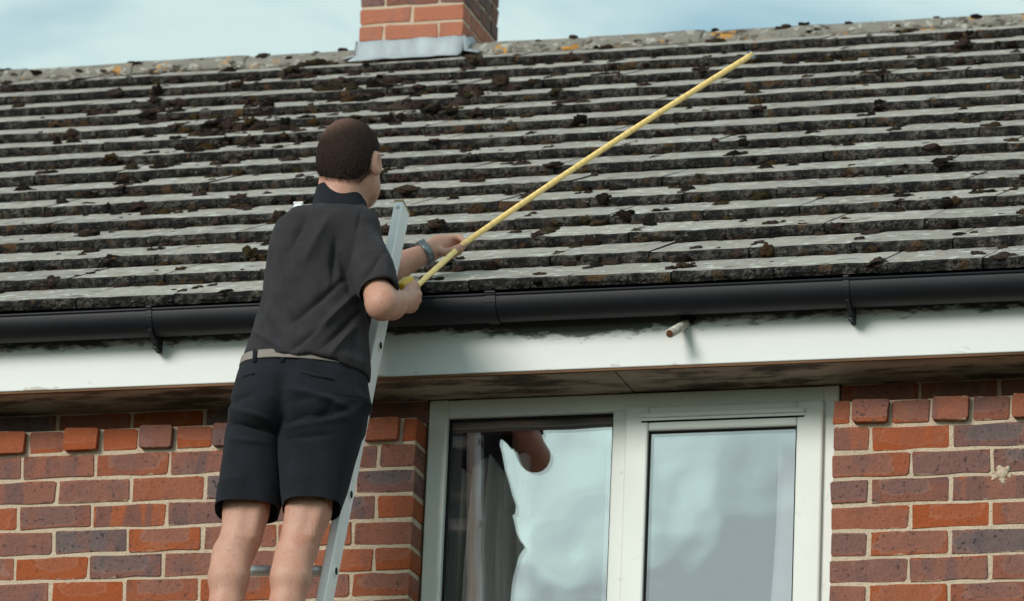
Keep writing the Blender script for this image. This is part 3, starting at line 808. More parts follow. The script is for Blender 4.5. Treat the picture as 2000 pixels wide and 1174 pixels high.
for u0, nm in ((ROOTX-SW/2+.013, 'r'), (ROOTX-LW+SW/2, 'l')):
    s_o = stile(u0).build('stile', ALU, ladder)
    capm = MB(); prof = [(-SW/2-.001, -.001), (SW/2+.001, -.001), (SW/2+.001, SD+.001), (-SW/2-.001, SD+.001)]
    capm.add([lloc(u0+a, b, s) for s in (Llen-.002, Llen+.004) for a, b in prof], [(0, 1, 2, 3), (7, 6, 5, 4), (0, 4, 5, 1), (1, 5, 6, 2), (2, 6, 7, 3), (3, 7, 4, 0)])
    capm.build('end_cap', ALUD if nm == 'l' else plain('ochre_end_cap', (.45, .33, .16), .6), s_o)
    MB().tube([lloc(u0+.001, -.0025, Llen-.020), lloc(u0+.001, .004, Llen-.020)], .0055, 12).build('rivet', ALUD, s_o)
    ft_ = MB(); ft_.add([lloc(u0+a, b, s) for s in (-.045, .06) for a, b in [(-SW/2-.004, -.004), (SW/2+.004, -.004), (SW/2+.004, SD+.004), (-SW/2-.004, SD+.004)]],
                        [(0, 1, 2, 3), (7, 6, 5, 4), (0, 4, 5, 1), (1, 5, 6, 2), (2, 6, 7, 3), (3, 7, 4, 0)]); ft_.build('rubber_foot', RUB, s_o)
# rung positions: matched to the rung ends seen on the right stile
def s_of(px, py):
    p_ = solve(px, py); return (p_-foot).dot(axis)
r_top = s_of(770, 520); r_bot = s_of(652, 1103); PITCH = (r_top-r_bot)/4
srow = r_top; rungs = []
while srow > .15:
    rungs.append(srow)
    uL, uR = ROOTX-LW-.002, ROOTX+.0155
    ro = MB().tube([lloc(uL, SD/2, srow), lloc(uR-.001, SD/2, srow)], .0155, 14).build('rung', ALUD, ladder, smooth=True)
    for uu, sg in ((uR, 1), (uL, -1)):
        pts = [lloc(uu-sg*.004, SD/2, srow), lloc(uu+sg*.0015, SD/2, srow)]
        MB().tube(pts, [.0185, .0165], 16).build('rung_collar', ALU, ro)
        MB().tube([lloc(uu, SD/2, srow), lloc(uu+sg*.0022, SD/2, srow)], .0105, 14).build('rung_bore', RUB, ro)
    srow -= PITCH

# ================================================================== PERSON
# --- signed-distance helpers (numpy) and a surface-nets mesher
class Field:
    def __init__(s, lo, hi, h):
        s.h = h; s.lo = np.array(lo, float); s.n = np.ceil((np.array(hi)-s.lo)/h).astype(int)+1
        s.F = np.full(tuple(s.n), .5, np.float32)
    def sub(s, lo, hi, pad):
        a = np.clip(np.floor((np.array(lo)-pad-s.lo)/s.h).astype(int), 0, s.n-1)
        b = np.clip(np.ceil((np.array(hi)+pad-s.lo)/s.h).astype(int)+1, 1, s.n)
        sl = tuple(slice(a[i], b[i]) for i in range(3))
        g = np.meshgrid(*[s.lo[i]+s.h*np.arange(a[i], b[i]) for i in range(3)], indexing='ij')
        return sl, g
    def merge(s, sl, d, k):
        A = s.F[sl]; hh = np.maximum(k-np.abs(A-d), 0)/k
        s.F[sl] = np.minimum(A, d)-hh*hh*k*.25
    def carve(s, sl, d, k):
        A = s.F[sl]; hh = np.maximum(k-np.abs(A+d), 0)/k
        s.F[sl] = np.maximum(A, -d)+hh*hh*k*.25
    def cone(s, a, b, ra, rb, k=.02):
        a = np.array(a); b = np.array(b); r = max(ra, rb)
        sl, (X, Y, Z) = s.sub(np.minimum(a, b)-r, np.maximum(a, b)+r, .05)
        ab = b-a; L2 = max(ab @ ab, 1e-9)
        t = np.clip(((X-a[0])*ab[0]+(Y-a[1])*ab[1]+(Z-a[2])*ab[2])/L2, 0, 1)
        d = np.sqrt((X-a[0]-t*ab[0])**2+(Y-a[1]-t*ab[1])**2+(Z-a[2]-t*ab[2])**2)-(ra+(rb-ra)*t)
        s.merge(sl, d, k)
    def chain(s, pts, rr, k=.02):
        for i in range(len(pts)-1): s.cone(pts[i], pts[i+1], rr[i], rr[i+1], k)
    def ell(s, c, ax, rad, k=.02, carve=False):
        c = np.array(c); ax = [np.array(q) for q in ax]; r = max(rad)
        sl, (X, Y, Z) = s.sub(c-r, c+r, .05)
        q = [((X-c[0])*a[0]+(Y-c[1])*a[1]+(Z-c[2])*a[2]) for a in ax]
        k0 = np.sqrt(sum((q[i]/rad[i])**2 for i in range(3)))+1e-6; k1 = np.sqrt(sum((q[i]/rad[i]**2)**2 for i in range(3)))+1e-6
        d = k0*(k0-1)/k1
        (s.carve if carve else s.merge)(sl, d, k)
    def net(s):
        F = s.F; ins = F < 0
        nx, ny, nz = F.shape
        c = np.zeros((nx-1, ny-1, nz-1), np.int8)
        for dx in (0, 1):
            for dy in (0, 1):
                for dz in (0, 1): c += ins[dx:nx-1+dx, dy:ny-1+dy, dz:nz-1+dz]
        act = np.argwhere((c > 0) & (c < 8)); idx = -np.ones(c.shape, np.int64); idx[tuple(act.T)] = np.arange(len(act))
        cor = [(dx, dy, dz) for dx in (0, 1) for dy in (0, 1) for dz in (0, 1)]
        V = {q: F[act[:, 0]+q[0], act[:, 1]+q[1], act[:, 2]+q[2]] for q in cor}
        acc = np.zeros((len(act), 3)); cn_ = np.zeros(len(act))
        for a in cor:
            for ax in range(3):
                if a[ax] == 0:
                    b = list(a); b[ax] = 1; b = tuple(b); fa, fb = V[a], V[b]; m = (fa < 0) != (fb < 0)
                    t = np.where(m, fa/np.where(m, fa-fb, 1), 0)
                    P = np.tile(np.array(a, float), (len(act), 1)); P[:, ax] = t
                    acc += P*m[:, None]; cn_ += m
        verts = s.lo+s.h*(act+acc/cn_[:, None]); faces = []
        for ax in range(3):
            o1, o2 = (ax+1) % 3, (ax+2) % 3
            sl0 = [slice(None)]*3; sl1 = [slice(None)]*3; sl0[ax] = slice(0, -1); sl1[ax] = slice(1, None)
            ch = np.argwhere(ins[tuple(sl0)] != ins[tuple(sl1)])
            ok = (ch[:, o1] > 0) & (ch[:, o2] > 0) & (ch[:, o1] < F.shape[o1]-1) & (ch[:, o2] < F.shape[o2]-1); ch = ch[ok]
            q = []
            for d1, d2 in ((-1, -1), (0, -1), (0, 0), (-1, 0)):
                e = ch.copy(); e[:, o1] += d1; e[:, o2] += d2; q.append(idx[tuple(e.T)])
            q = np.stack(q, 1); fl_ = ins[tuple(ch.T)]
            q[~fl_] = q[~fl_][:, ::-1]; faces.append(q)
        return verts, np.concatenate(faces)
def smooth_mesh(v, f, it=2, lam=.5):
    n = len(v); e = np.concatenate([f[:, [0, 1]], f[:, [1, 2]], f[:, [2, 3]], f[:, [3, 0]]])
    for _ in range(it):
        acc = np.zeros_like(v); cn_ = np.zeros(n)
        for a, b in ((0, 1), (1, 0)):
            for ax in range(3): acc[:, ax] += np.bincount(e[:, a], v[e[:, b], ax], n)
            cn_ += np.bincount(e[:, a], minlength=n)
        v = v*(1-lam)+lam*acc/np.maximum(cn_, 1)[:, None]
    return v

hips = at(575, 760, -.63)
PROOT = Vector((hips.x, hips.y, hips.z-.95))
person = empty('person', PROOT)
tag(person, 'person in charcoal polo shirt and dark shorts standing on the ladder, back turned', 'person')
def ppart(name, v, f, mat, smooth=True, parent=None):
    vv = [tuple(Vector(q)-PROOT) for q in v]
    return obj(name, mesh(name, vv, f, mat, smooth), parent or person)
def P(px, py, Y): return np.array(at(px, py, Y))
UPV = np.array([0, 0, 1.0]); RH = _R.copy(); FH = np.array([math.sin(YAW), math.cos(YAW), 0])   # horizontal right / away from the camera

# head frame
ang = YAW+R(30); tilt = R(6)
hf = np.array([math.sin(ang)*math.cos(tilt), math.cos(ang)*math.cos(tilt), math.sin(tilt)]); hr = np.array([math.cos(ang), -math.sin(ang), 0]); hu = np.cross(hr, hf)
HC = P(685, 313, -.49)
def H(r_, f_, u_): return HC+hr*r_+hf*f_+hu*u_
fld = Field(PROOT+Vector((-.45, -.42, -.12)), PROOT+Vector((.55, .75, 1.75)), .0045)
AX = (hr, hf, hu)
fld.ell(H(0, -.004, .018), AX, (.077, .097, .092), .01)         # cranium
fld.ell(H(0, -.035, -.012), AX, (.070, .066, .075), .03)        # back of skull
fld.ell(H(0, .045, -.055), AX, (.058, .052, .072), .03)         # face
fld.ell(H(0, .062, -.098), AX, (.034, .032, .022), .03)         # chin
fld.ell(H(.044, .022, -.078), AX, (.020, .036, .030), .03); fld.ell(H(-.044, .022, -.078), AX, (.020, .036, .030), .03)  # jaw
fld.cone(H(0, .094, .0), H(0, .118, -.040), .009, .014, .015)   # nose
fld.cone(H(-.03, .088, .012), H(.03, .088, .012), .010, .010, .02)   # brow
for s_ in (-1, 1):
    fld.ell(H(.03*s_, .096, -.008), AX, (.015, .010, .010), .012, carve=True); fld.ell(H(.03*s_, .086, -.008), AX, (.011, .010, .009), .004)
    ea = (hr*math.cos(.35)*1-hf*math.sin(.35)*s_, hf*math.cos(.35)+hr*math.sin(.35)*s_, hu)
    fld.ell(H(.084*s_, -.004, -.020), ea, (.011, .024, .036), .005)
    fld.ell(H(.094*s_, .004, -.017), ea, (.008, .013, .022), .004, carve=True)
fld.cone(H(-.022, .098, -.072), H(.022, .098, -.072), .008, .008, .01)   # lips
NB = P(664, 398, -.50)
fld.chain([H(0, -.022, -.055), P(668, 368, -.50), NB], [.056, .057, .062], .03)
# torso under the shirt
fld.chain([NB, P(640, 470, -.50), P(612, 600, -.55), P(585, 720, -.62), P(575, 790, -.64)], [.045, .080, .080, .085, .085], .05)
# arms
RS_ = P(704, 446, -.53); RE = P(746, 594, -.655); RW = P(789, 590, -.452)
RB_ = P(698, 456, -.515)
fld.chain([P(660, 460, -.51), RB_], [.03, .034], .02)
fld.chain([RB_, RB_*.45+RE*.55, RE], [.034, .041, .041], .02)
fld.chain([RE, RE*.62+RW*.38+np.array([.002, 0, -.002]), RW], [.037, .038, .026], .03)
LS_ = P(578, 445, -.42); LE = P(706, 552, -.20); LWp = P(838, 492, -.105)
LB_ = P(588, 458, -.45)
fld.chain([P(640, 460, -.50), LB_], [.03, .034], .02)
fld.chain([LB_, LB_*.45+LE*.55, LE], [.034, .040, .040], .02)
fld.chain([LE, LE*.6+LWp*.4, LWp], [.041, .043, .0265], .03)
# left hand (pinching the blade)
def finger(pts, r0=.0092, r1=.0072, k=.006):
    n_ = len(pts); fld.chain(pts, [r0+(r1-r0)*i/(n_-1) for i in range(n_)], k)
fld.chain([LWp, P(858, 480, -.085)], [.026, .024], .02)
fld.cone(P(856, 474, -.085), P(882, 467, -.065), .021, .014, .02); fld.cone(P(858, 487, -.075), P(880, 482, -.05), .021, .014, .02)
finger([P(882, 464, -.075), P(899, 464, -.065), P(907, 473, -.085), P(906, 481, -.100)])
finger([P(884, 471, -.06), P(899, 474, -.045), P(904, 483, -.065), P(898, 488, -.082)])
finger([P(881, 480, -.05), P(894, 486, -.038), P(897, 493, -.06), P(889, 494, -.075)])
finger([P(876, 488, -.045), P(886, 495, -.035), P(887, 500, -.055), P(881, 500, -.065)], .008, .0065)
finger([P(856, 490, -.105), P(874, 494, -.125), P(888, 489, -.128), P(898, 481, -.118)], .0125, .0085, .012)
# right hand (closed round the tape case)
fld.chain([RW, P(798, 588, -.425)], [.027, .028], .02)
fld.ell(P(800, 586, -.415), (RH, FH, UPV), (.023, .045, .034), .02)
for j, (y_, x_) in enumerate(((566, 812), (578, 816), (590, 815), (602, 809))):
    finger([P(x_-4, y_+1, -.405), P(x_+1, y_-3, -.375), P(x_-4, y_-5, -.345), P(x_-16, y_-3, -.350)], .0105, .0085, .007)
finger([P(794, 572, -.43), P(799, 562, -.41), P(807, 556, -.385), P(812, 555, -.362)], .0125, .009, .012)
# legs
def legc(pts, k=.04): fld.chain([P(x, y, Y) for x, y, Y, r in pts], [r for *_, r in pts], k)
LL = [(520, 800, -.645, .09), (492, 930, -.665, .064), (480, 1000, -.685, .054), (471, 1050, -.70, .046), (455, 1085, -.715, .043), (447, 1125, -.735, .042), (440, 1190, -.75, .038), (432, 1300, -.765, .036), (430, 1378, -.770, .033)]
RLg = [(620, 800, -.645, .09), (608, 930, -.655, .064), (602, 1000, -.67, .054), (588, 1050, -.685, .045), (579, 1085, -.70, .042), (568, 1125, -.72, .042), (556, 1190, -.735, .038), (545, 1300, -.75, .036), (542, 1378, -.757, .033)]
legc(LL); legc(RLg)
for q in (LL, RLg):                                            # calf muscle and hamstring cords
    x, y = q[5][0], q[5][1]
    fld.chain([P(x-10, 1080, q[4][2]-.012), P(x-9, 1130, q[5][2]-.014), P(x-6, 1200, q[6][2]-.004)], [.024, .033, .022], .025)
    fld.chain([P(x+16, 1085, q[4][2]-.012), P(x+10, 1130, q[5][2]-.012), P(x+4, 1195, q[6][2]-.004)], [.022, .031, .020], .025)
    for dx in (-27, 24):
        fld.chain([P(q[2][0]+dx, 985, q[2][2]-.035), P(q[3][0]+dx*.9, 1045, q[3][2]-.030)], [.015, .012], .02)
v, f = fld.net(); v = smooth_mesh(v, f, 2, .4)
body = ppart('body', v, f.tolist(), SK)

# hair cap: close-cropped, sparse on the crown, which is also painted paler for top light
hfld = Field(HC-.14, HC+.14, .004)
hfld.ell(H(0, -.006, .020), AX, (.0815, .099, .0955), .01)
hfld.ell(H(0, -.037, -.018), AX, (.0735, .070, .082), .03)
v, f = hfld.net(); v = smooth_mesh(v, f, 1, .5)
loc = (v-HC) @ np.stack([hr, hf, hu], 1)
def hairline(q):
    r_, f_, u_ = q
    line = -.092+5.0*(r_-.005)**2                          # nape
    if f_ > -.055: line = max(line, -.080+(f_+.055)*1.35)                 # rises behind the ears
    if f_ > .0: line = .0+(f_)*.75
    return u_ > line+.004*mnoise.noise(Vector((r_*60, f_*60, u_*60))) and f_ < .072
keep = np.array([hairline(q) for q in loc])
rr = np.random.RandomState(3)
v = v+rr.normal(0, .0003, v.shape)
ff = [q for q in f.tolist() if all(keep[i] for i in q)]
used = sorted({i for q in ff for i in q}); mp_ = {i: k for k, i in enumerate(used)}
hv = [v[i] for i in used]; hfc = [tuple(mp_[i] for i in q) for q in ff]
ctr = HC-hf*.01
nb_ = len(hv)
below = [v[i] for i in range(len(v)) if not keep[i] and loc[i][1] < .03 and hairline(loc[i]+np.array([0, 0, .016]))]
for _ in range(15000):                                          # short strands
    i = rr.randint(nb_); p0 = hv[i]+rr.normal(0, .0015, 3)
    if _ % 6 == 0: p0 = below[rr.randint(len(below))]-hr*0+rr.normal(0, .002, 3)-(hv[i]-hv[i])
    n_ = p0-ctr; n_ /= np.linalg.norm(n_)
    q = (p0-HC) @ np.stack([hr, hf, hu], 1)
    if q[2] > .085 and rr.rand() < .5: continue
    dirn = rr.normal(0, .10, 3)-hu*1.0-hf*.35+n_*.1; dirn /= np.linalg.norm(dirn)
    t_ = np.cross(dirn, n_); t_ /= np.linalg.norm(t_)+1e-9
    Lh = rr.uniform(.004, .009); b_ = len(hv)
    hv += [p0-t_*.0005, p0+t_*.0005, p0+dirn*Lh+n_*Lh*.16]; hfc.append((b_, b_+1, b_+2))
HR = hair_mat(tuple(H(-.02, -.045, .092)-np.array(PROOT)))
ppart('hair', hv, hfc, HR)

# --- clothing: lofts through measured sections
def cr_interp(rows, n):
    rows = np.array(rows, float); m_ = len(rows); out = []
    for i in range(n):
        t = i/(n-1)*(m_-1); k = min(int(t), m_-2); u = t-k
        p0, p1, p2, p3 = rows[max(k-1, 0)], rows[k], rows[k+1], rows[min(k+2, m_-1)]
        out.append(.5*((2*p1)+(-p0+p2)*u+(2*p0-5*p1+4*p2-p3)*u*u+(-p0+3*p1-3*p2+p3)*u**3))
    return np.array(out)
def loft(secs, nrow, nseg, ex=2.3, disp=None, u=RH, v=FH, cap0=False, cap1=False):
    """secs: rows of (cx,cy,cz,a,b[,shear]) in world space, ring spanned by u and v"""
    S = cr_interp(secs, nrow); V = []; Fc = []
    for i, s in enumerate(S):
        c = s[:3]; t = i/(nrow-1)
        for k in range(nseg):
            th_ = 2*math.pi*k/nseg; cs, sn = math.cos(th_), math.sin(th_)
            x = math.copysign(abs(cs)**(2/ex), cs)*s[3]; y = math.copysign(abs(sn)**(2/ex), sn)*s[4]
            p_ = c+u*x+v*y
            if disp is not None:
                nn = u*cs/s[3]+v*sn/s[4]; nn = nn/np.linalg.norm(nn); p_ = p_+disp(p_, nn, t, th_)
            V.append(p_)
    for i in range(nrow-1):
        for k in range(nseg): Fc.append((i*nseg+k, i*nseg+(k+1) % nseg, (i+1)*nseg+(k+1) % nseg, (i+1)*nseg+k))
    if cap0: Fc.append(tuple(range(nseg))[::-1])
    if cap1: Fc.append(tuple((nrow-1)*nseg+k for k in range(nseg)))
    return V, Fc
def sec(l, r_, y, Y, b):
    c = P((l+r_)/2, y, Y); return [*c, (r_-l)/2/ppm(c), b]
def fold_disp(folds, namp=.003, nscale=(9, 9, 5), seed=0.0):
    def fn(p_, n_, t, th_):
        d = namp*(mnoise.noise(Vector((p_[0]*nscale[0]+seed, p_[1]*nscale[1], p_[2]*nscale[2])))+.6*mnoise.noise(Vector((p_[0]*22+seed, p_[1]*22, p_[2]*13))))
        if n_ @ FH < .35 and folds:
            px, py = pix(p_)
            for x0_, y0_, x1_, y1_, w_, a_ in folds:
                dx, dy = x1_-x0_, y1_-y0_; L2 = dx*dx+dy*dy; tt = max(0., min(1., ((px-x0_)*dx+(py-y0_)*dy)/L2))
                d2 = (px-x0_-tt*dx)**2+(py-y0_-tt*dy)**2
                if d2 < 16*w_*w_: d += a_*(.55*math.exp(-math.sqrt(d2)/(w_*.8))+.45*math.exp(-d2/(w_*w_)))*math.sin(math.pi*min(1, .15+tt*.85))
        return n_*d
    return fn
torso = [sec(624, 704, 398, -.495, .046), sec(592, 714, 411, -.495, .072), sec(563, 726, 421, -.497, .094), sec(543, 734, 440, -.50, .113), sec(531, 728, 470, -.505, .126), sec(520, 718, 510, -.515, .13),
         sec(512, 716, 560, -.53, .13), sec(505, 716, 610, -.55, .13), sec(493, 720, 660, -.575, .132), sec(481, 722, 700, -.60, .134), sec(479, 724, 716, -.61, .135)]
sf = [(672, 545, 560, 640, 8, -.006), (690, 575, 600, 672, 9, .007), (706, 412, 692, 470, 5, -.003), (690, 470, 672, 540, 7, -.005), (735, 470, 762, 545, 9, .004), (745, 500, 700, 560, 8, -.004), (700, 610, 620, 690, 8, -.006), (655, 470, 650, 560, 10, -.007), (640, 430, 590, 520, 14, .006), (600, 420, 560, 500, 10, -.005),
      (530, 560, 580, 640, 9, .005), (512, 610, 560, 672, 8, -.005), (500, 650, 560, 690, 7, .006), (690, 640, 640, 700, 7, .006), (665, 500, 690, 590, 9, -.008), (540, 480, 560, 560, 12, .005), (630, 640, 560, 690, 7, -.005)]
dsp = fold_disp([(a, b, c, d, e*.8, g*2.6) for a, b, c, d, e, g in sf], .009)
TS = np.array(torso)[::-1]                                      # ascending z: cx cy cz a b
sfl = Field(PROOT+Vector((-.36, -.30, .88)), PROOT+Vector((.36, .62, 1.62)), .0042)
sl = (slice(None),)*3
gx, gy, gz = np.meshgrid(*[sfl.lo[i]+sfl.h*np.arange(sfl.n[i]) for i in range(3)], indexing='ij')
def zi(col): return np.interp(gz, TS[:, 2], TS[:, col])
a_z, b_z = zi(3), zi(4); dx, dy = gx-zi(0), gy-zi(1)
uu, vv_ = dx*RH[0]+dy*RH[1], dx*FH[0]+dy*FH[1]
rho = (np.abs(uu/a_z)**2.25+np.abs(vv_/b_z)**2.25)**(1/2.25)
d = (rho-1)*np.minimum(a_z, b_z)
d = np.maximum(d, gz-TS[-1, 2])
sfl.merge(sl, d, .001)
def sleeve_field(A_, B_, ra, rb, inner):
    """tapered sleeve cut square at B; returns the hollow to carve afterwards"""
    A_, B_ = np.array(A_), np.array(B_); ax = (B_-A_)/np.linalg.norm(B_-A_); L_ = np.linalg.norm(B_-A_)
    t = (gx-A_[0])*ax[0]+(gy-A_[1])*ax[1]+(gz-A_[2])*ax[2]; tc_ = np.clip(t, 0, L_)
    q = np.sqrt((gx-A_[0]-tc_*ax[0])**2+(gy-A_[1]-tc_*ax[1])**2+(gz-A_[2]-tc_*ax[2])**2)
    rad = np.sqrt(np.maximum((gx-A_[0])**2+(gy-A_[1])**2+(gz-A_[2])**2-t*t, 0))
    dd = np.maximum(q-(ra+(rb-ra)*tc_/L_), t-L_)
    hole = np.maximum(rad-(rb-.0085), L_-.035-t)
    sfl.merge(sl, dd, .035); return hole
RSl = P(697, 450, -.515); LSl = P(588, 452, -.45)
h1 = sleeve_field(RSl, RE+(RS_-RE)*.15, .060, .057, .05)
h2 = sleeve_field(LSl, LE+(LS_-LE)*.38, .060, .056, .05)
# trapezius slope from the neck to both shoulder points
for tip in (RSl, LSl): sfl.cone(P(664, 412, -.497), tip+UPV*.004, .040, .050, .04)
for hh_ in (h1, h2): sfl.F = np.maximum(sfl.F, -np.where(hh_ < .03, hh_, .03)).astype(np.float32)
hem = TS[0, 2]-.030*np.clip(uu/a_z, 0, 1)+.004*np.sin(uu*38)+.002*np.sin(uu*90+1)
sfl.F = np.maximum(sfl.F, hem-gz).astype(np.float32)
SV, SF = sfl.net(); SV = smooth_mesh(SV, SF, 2, .4)
def vnormals(v, f):
    nn = np.cross(v[f[:, 2]]-v[f[:, 0]], v[f[:, 3]]-v[f[:, 1]]); out = np.zeros_like(v)
    for k in range(4):
        for ax in range(3): out[:, ax] += np.bincount(f[:, k], nn[:, ax], len(v))
    return out/np.maximum(np.linalg.norm(out, axis=1), 1e-9)[:, None]
SN = vnormals(SV, SF)
SV = np.array([p_+dsp(p_, n_, 0, 0) for p_, n_ in zip(SV, SN)])
so_ = ppart('polo_shirt', SV, SF.tolist(), SHIRT)
# rounded shoulder caps are part of the shirt; collar and hem bands
co_rows = [sec(621, 711, 377, -.497, .060), sec(619, 712, 386, -.497, .062), sec(616, 714, 400, -.497, .068), sec(606, 720, 430, -.497, .084)]
def coll_disp(p_, n_, t, th_): return UPV*(-.011*math.cos(th_)-.006*math.sin(th_))+n_*.0015*math.sin(th_*5)
V, Fc = loft(co_rows, 14, 56, 2.1, coll_disp)
o = ppart('collar', V, Fc, COLLAR, True, so_)
q = o.modifiers.new('thickness', 'SOLIDIFY'); q.thickness = .006

sh = MB()
pelvis = [sec(473, 712, 713, -.606, .126), sec(468, 714, 724, -.610, .129), sec(461, 718, 745, -.617, .133), sec(452, 722, 778, -.625, .136), sec(445, 720, 815, -.635, .132), sec(444, 712, 845, -.64, .115), sec(470, 690, 872, -.64, .07)]
shf = [(560, 760, 700, 800, 8, .007), (600, 830, 715, 780, 8, -.006), (455, 800, 545, 830, 7, .007), (450, 825, 540, 850, 6, -.007), (560, 840, 690, 810, 7, .006), (445, 790, 500, 770, 7, -.005),
       (560, 790, 640, 770, 8, -.004), (700, 770, 722, 812, 12, .010), (520, 740, 535, 800, 8, -.004), (575, 735, 565, 800, 8, .005), (560, 860, 660, 850, 7, -.005), (448, 860, 530, 870, 7, .005)]
shf = [(a, b, c, d, e*.8, g*2.2) for a, b, c, d, e, g in shf]
d2 = fold_disp(shf, .006, (10, 10, 10), 3.0)
crx = 549
def pel_disp(p_, n_, t, th_):
    d = d2(p_, n_, t, th_)
    if n_ @ FH < .2:
        px, py = pix(p_); g = math.exp(-((px-crx)/11.0)**2)*min(1, max(0, (py-725)/45)); d = d+FH*.030*g
        bl_ = math.exp(-((px-500)/38.0)**2-((py-785)/45)**2)+math.exp(-((px-612)/50.0)**2-((py-785)/45)**2); d = d-FH*.022*bl_
    return d
V, Fc = loft(pelvis, 56, 84, 2.3, pel_disp, cap1=True); sh.add(V, Fc)
legL = [sec(452, 562, 790, -.632, .118), sec(444, 562, 830, -.64, .118), sec(438, 561, 870, -.648, .112), sec(431, 559, 915, -.656, .106), sec(424, 556, 960, -.668, .102), sec(417, 547, 1000, -.682, .100)]
legR = [sec(538, 720, 790, -.630, .118), sec(539, 715, 830, -.637, .118), sec(540, 704, 870, -.643, .112), sec(542, 692, 915, -.65, .106), sec(545, 680, 958, -.66, .102), sec(549, 668, 994, -.672, .100)]
for rows, sd_ in ((legL, 11.0), (legR, 17.0)):
    d3 = fold_disp(shf, .0045, (12, 12, 5), sd_)
    def leg_disp(p_, n_, t, th_):
        d = d3(p_, n_, t, th_)
        if t > .8: d = d+n_*.004*math.sin(th_*4+sd_)*(t-.8)*5
        return d+UPV*(.010*math.sin(th_))*t*-1.0
    V, Fc = loft(rows, 56, 56, 2.25, leg_disp); sh.add(V, Fc)
    last = V[-56:]; c = np.mean(last, 0)
    sh.add([q for q in last]+[c+(q-c)*.955+UPV*.06 for q in last], [(k, 56+k, 56+(k+1) % 56, (k+1) % 56) for k in range(56)])
    # turned hem: a slightly proud band
    band = V[-56*6:-56*0]; 
    hb = []
    for rI in (0, 5):
        rg = band[rI*56:(rI+1)*56]; cc_ = np.mean(rg, 0); hb += [cc_+(q-cc_)*1.012 for q in rg]
    sh.add(hb, [(k, (k+1) % 56, 56+(k+1) % 56, 56+k) for k in range(56)])
sho = ppart('shorts', sh.v, sh.f, SHORT)
# pocket welts on the shorts
def on_shorts(px, py, push):
    return P(px, py, -.745-push)
for pts in ([(463, 742), (480, 735), (500, 730)], [(583, 727), (615, 733), (655, 742)]):
    tb = []
    for px, py in pts:
        # find the surface of the pelvis loft under this pixel
        best = min((abs(pix(q)[0]-px)+abs(pix(q)[1]-py)+(1000 if (np.array(q)-np.array(P(575, 740, -.615))) @ FH > 0 else 0), i) for i, q in enumerate(sh.v[:56*84]))[1]
        tb.append(np.array(sh.v[best])-FH*.001)
    mb = MB().tube([tuple(q) for q in tb], .0042, 8)
    ppart('pocket', mb.v, mb.f, SHORT, True, sho)
# belt
be = MB(); V, Fc = loft([sec(473, 713, 711, -.605, .1285), sec(471, 714, 718, -.607, .130), sec(469, 715, 727, -.61, .131)], 8, 84, 2.3, lambda p_, n_, t, th_: n_*.0035+UPV*(-.006*math.cos(th_-.25)))
belt = ppart('belt', V, Fc, BELT); q = belt.modifiers.new('thickness', 'SOLIDIFY'); q.thickness = .004; q.offset = 1
for px in (552, 498):
    a_, b_ = P(px, 683, -.741), P(px, 708, -.749)
    mb = MB(); mb.tube([tuple(a_), tuple(b_)], .0065, 8, flat=.5, ref=RH); ppart('belt_loop', mb.v, mb.f, SHORT, True, sho)
# watch on the left wrist
fa = (LWp-LE)/np.linalg.norm(LWp-LE); wc = LWp-fa*.012
ws = MB().tube([tuple(wc-fa*.010), tuple(wc+fa*.010)], [.0305, .0295], 28, cap=False)
wo_ = ppart('watch', ws.v, ws.f, STEEL); q = wo_.modifiers.new('thickness', 'SOLIDIFY'); q.thickness = .004; q.offset = 1
side_ = np.cross(fa, UPV); side_ /= np.linalg.norm(side_); upw = np.cross(side_, fa)
wd = MB().tube([tuple(wc+upw*.026+side_*.004), tuple(wc+upw*.038+side_*.004)], [.017, .0155], 20); ppart('watch_case', wd.v, wd.f, STEEL, False, wo_)
# boots below the frame: soles on a rung
sole_s = min(rungs, key=lambda s: abs((foot+axis*s).z-(PROOT.z+.02)))
for q in (LL, RLg):
    an = P(*q[8][:3]); bt = MB()
    bt.tube([tuple(an+UPV*.06), tuple(an+UPV*.01), tuple(an-UPV*.035)], [.043, .046, .043], 18)
    toe = an+np.array([0, .17, -.065])
    bt.tube([tuple(an+np.array([0, -.06, -.055])), tuple(an+np.array([0, 0, -.05])), tuple(an+np.array([0, .10, -.055])), tuple(toe)], [.034, .044, .040, .026], 18)
    ppart('boot', bt.v, bt.f, RUB)

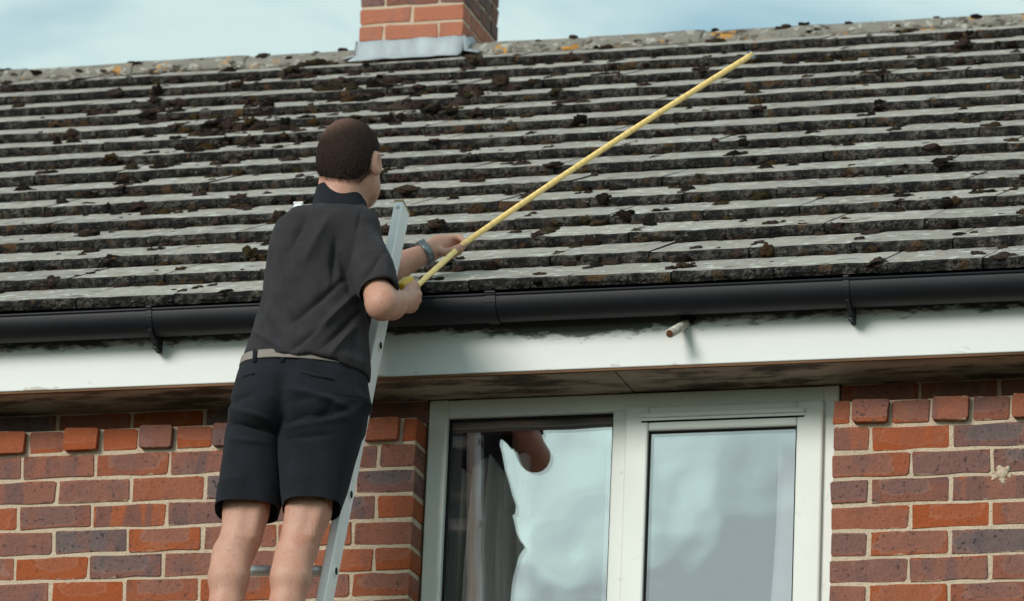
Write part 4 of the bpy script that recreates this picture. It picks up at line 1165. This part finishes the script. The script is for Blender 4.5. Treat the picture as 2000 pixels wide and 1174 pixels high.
# ================================================================== TAPE MEASURE
t0 = Vector(P(802, 570, -.385)); t1 = Vector(P(903, 478, -.098)); t2 = Vector(P(1470, 106, .32))
tape = empty('tape_measure', t0)
tag(tape, 'yellow steel tape measure extended up over the roof tiles', 'tape measure')
dirt = (t1-t0).normalized()
cs_ = MB(); bm = bmesh.new(); bmesh.ops.create_cube(bm, size=1)
for q in bm.verts: q.co = Vector((q.co.x*.034, q.co.y*.066, q.co.z*.062))
bmesh.ops.bevel(bm, geom=bm.edges[:], offset=.009, segments=3, affect='EDGES', profile=.5); bm.verts.index_update()
cs_.add([q.co for q in bm.verts], [[k.index for k in fq.verts] for fq in bm.faces]); bm.free()
co_ = cs_.build('case', YELC, tape, True, loc=Vector((-.012, 0, .006))); co_.rotation_euler = dirt.to_track_quat('Y', 'Z').to_euler()
MB().box(-.0185, .0185, -.012, .020, -.016, .016, bev=.003).build('grip', RUB, co_)
bl_ = MB(); NSEG = 48; wv = .0080
for i in range(NSEG+1):
    t = i/NSEG
    if t < .16: c = t0.lerp(t1, t/.16)
    else:
        u = (t-.16)/.84; c = t1.lerp(t2, u)+Vector((0, 0, .010*math.sin(math.pi*u)))
    dd_ = ((t1-t0).normalized().lerp((t2-t1).normalized(), min(1, max(0, (t-.1)/.15)))).normalized()
    vw = (c-Vector(CAM)).normalized(); wdir = dd_.cross(vw).normalized(); wdir = (wdir*.985+dd_.cross(wdir)*.17).normalized(); nn = dd_.cross(wdir).normalized()
    for k in (-1, -.5, 0, .5, 1): bl_.v.append(tuple(c-t0+wdir*wv*k+nn*.0028*(1-k*k)))
    bl_.m += []
for i in range(NSEG):
    for k in range(4): bl_.f.append((i*5+k, i*5+k+1, (i+1)*5+k+1, (i+1)*5+k)); bl_.m.append(0)
bo = bl_.build('blade', YEL, tape, True)
ra = bo.data.attributes.new('run', 'FLOAT_VECTOR', 'POINT')
for i in range(NSEG+1):
    for k in range(5): ra.data[i*5+k].vector = (i/NSEG*1.25, (k-2)/2, 0)
q = bo.modifiers.new('thickness', 'SOLIDIFY'); q.thickness = .0006
e_ = t2-t0; dz_ = (t2-t1).normalized()
MB().tube([tuple(e_-dz_*.012), tuple(e_+dz_*.002)], .0135, 8, flat=.12, ref=(0, 0, 1)).build('end_hook', STEEL, tape)
print('bricks', nb, 'tiles', nt, 'moss', cnt)
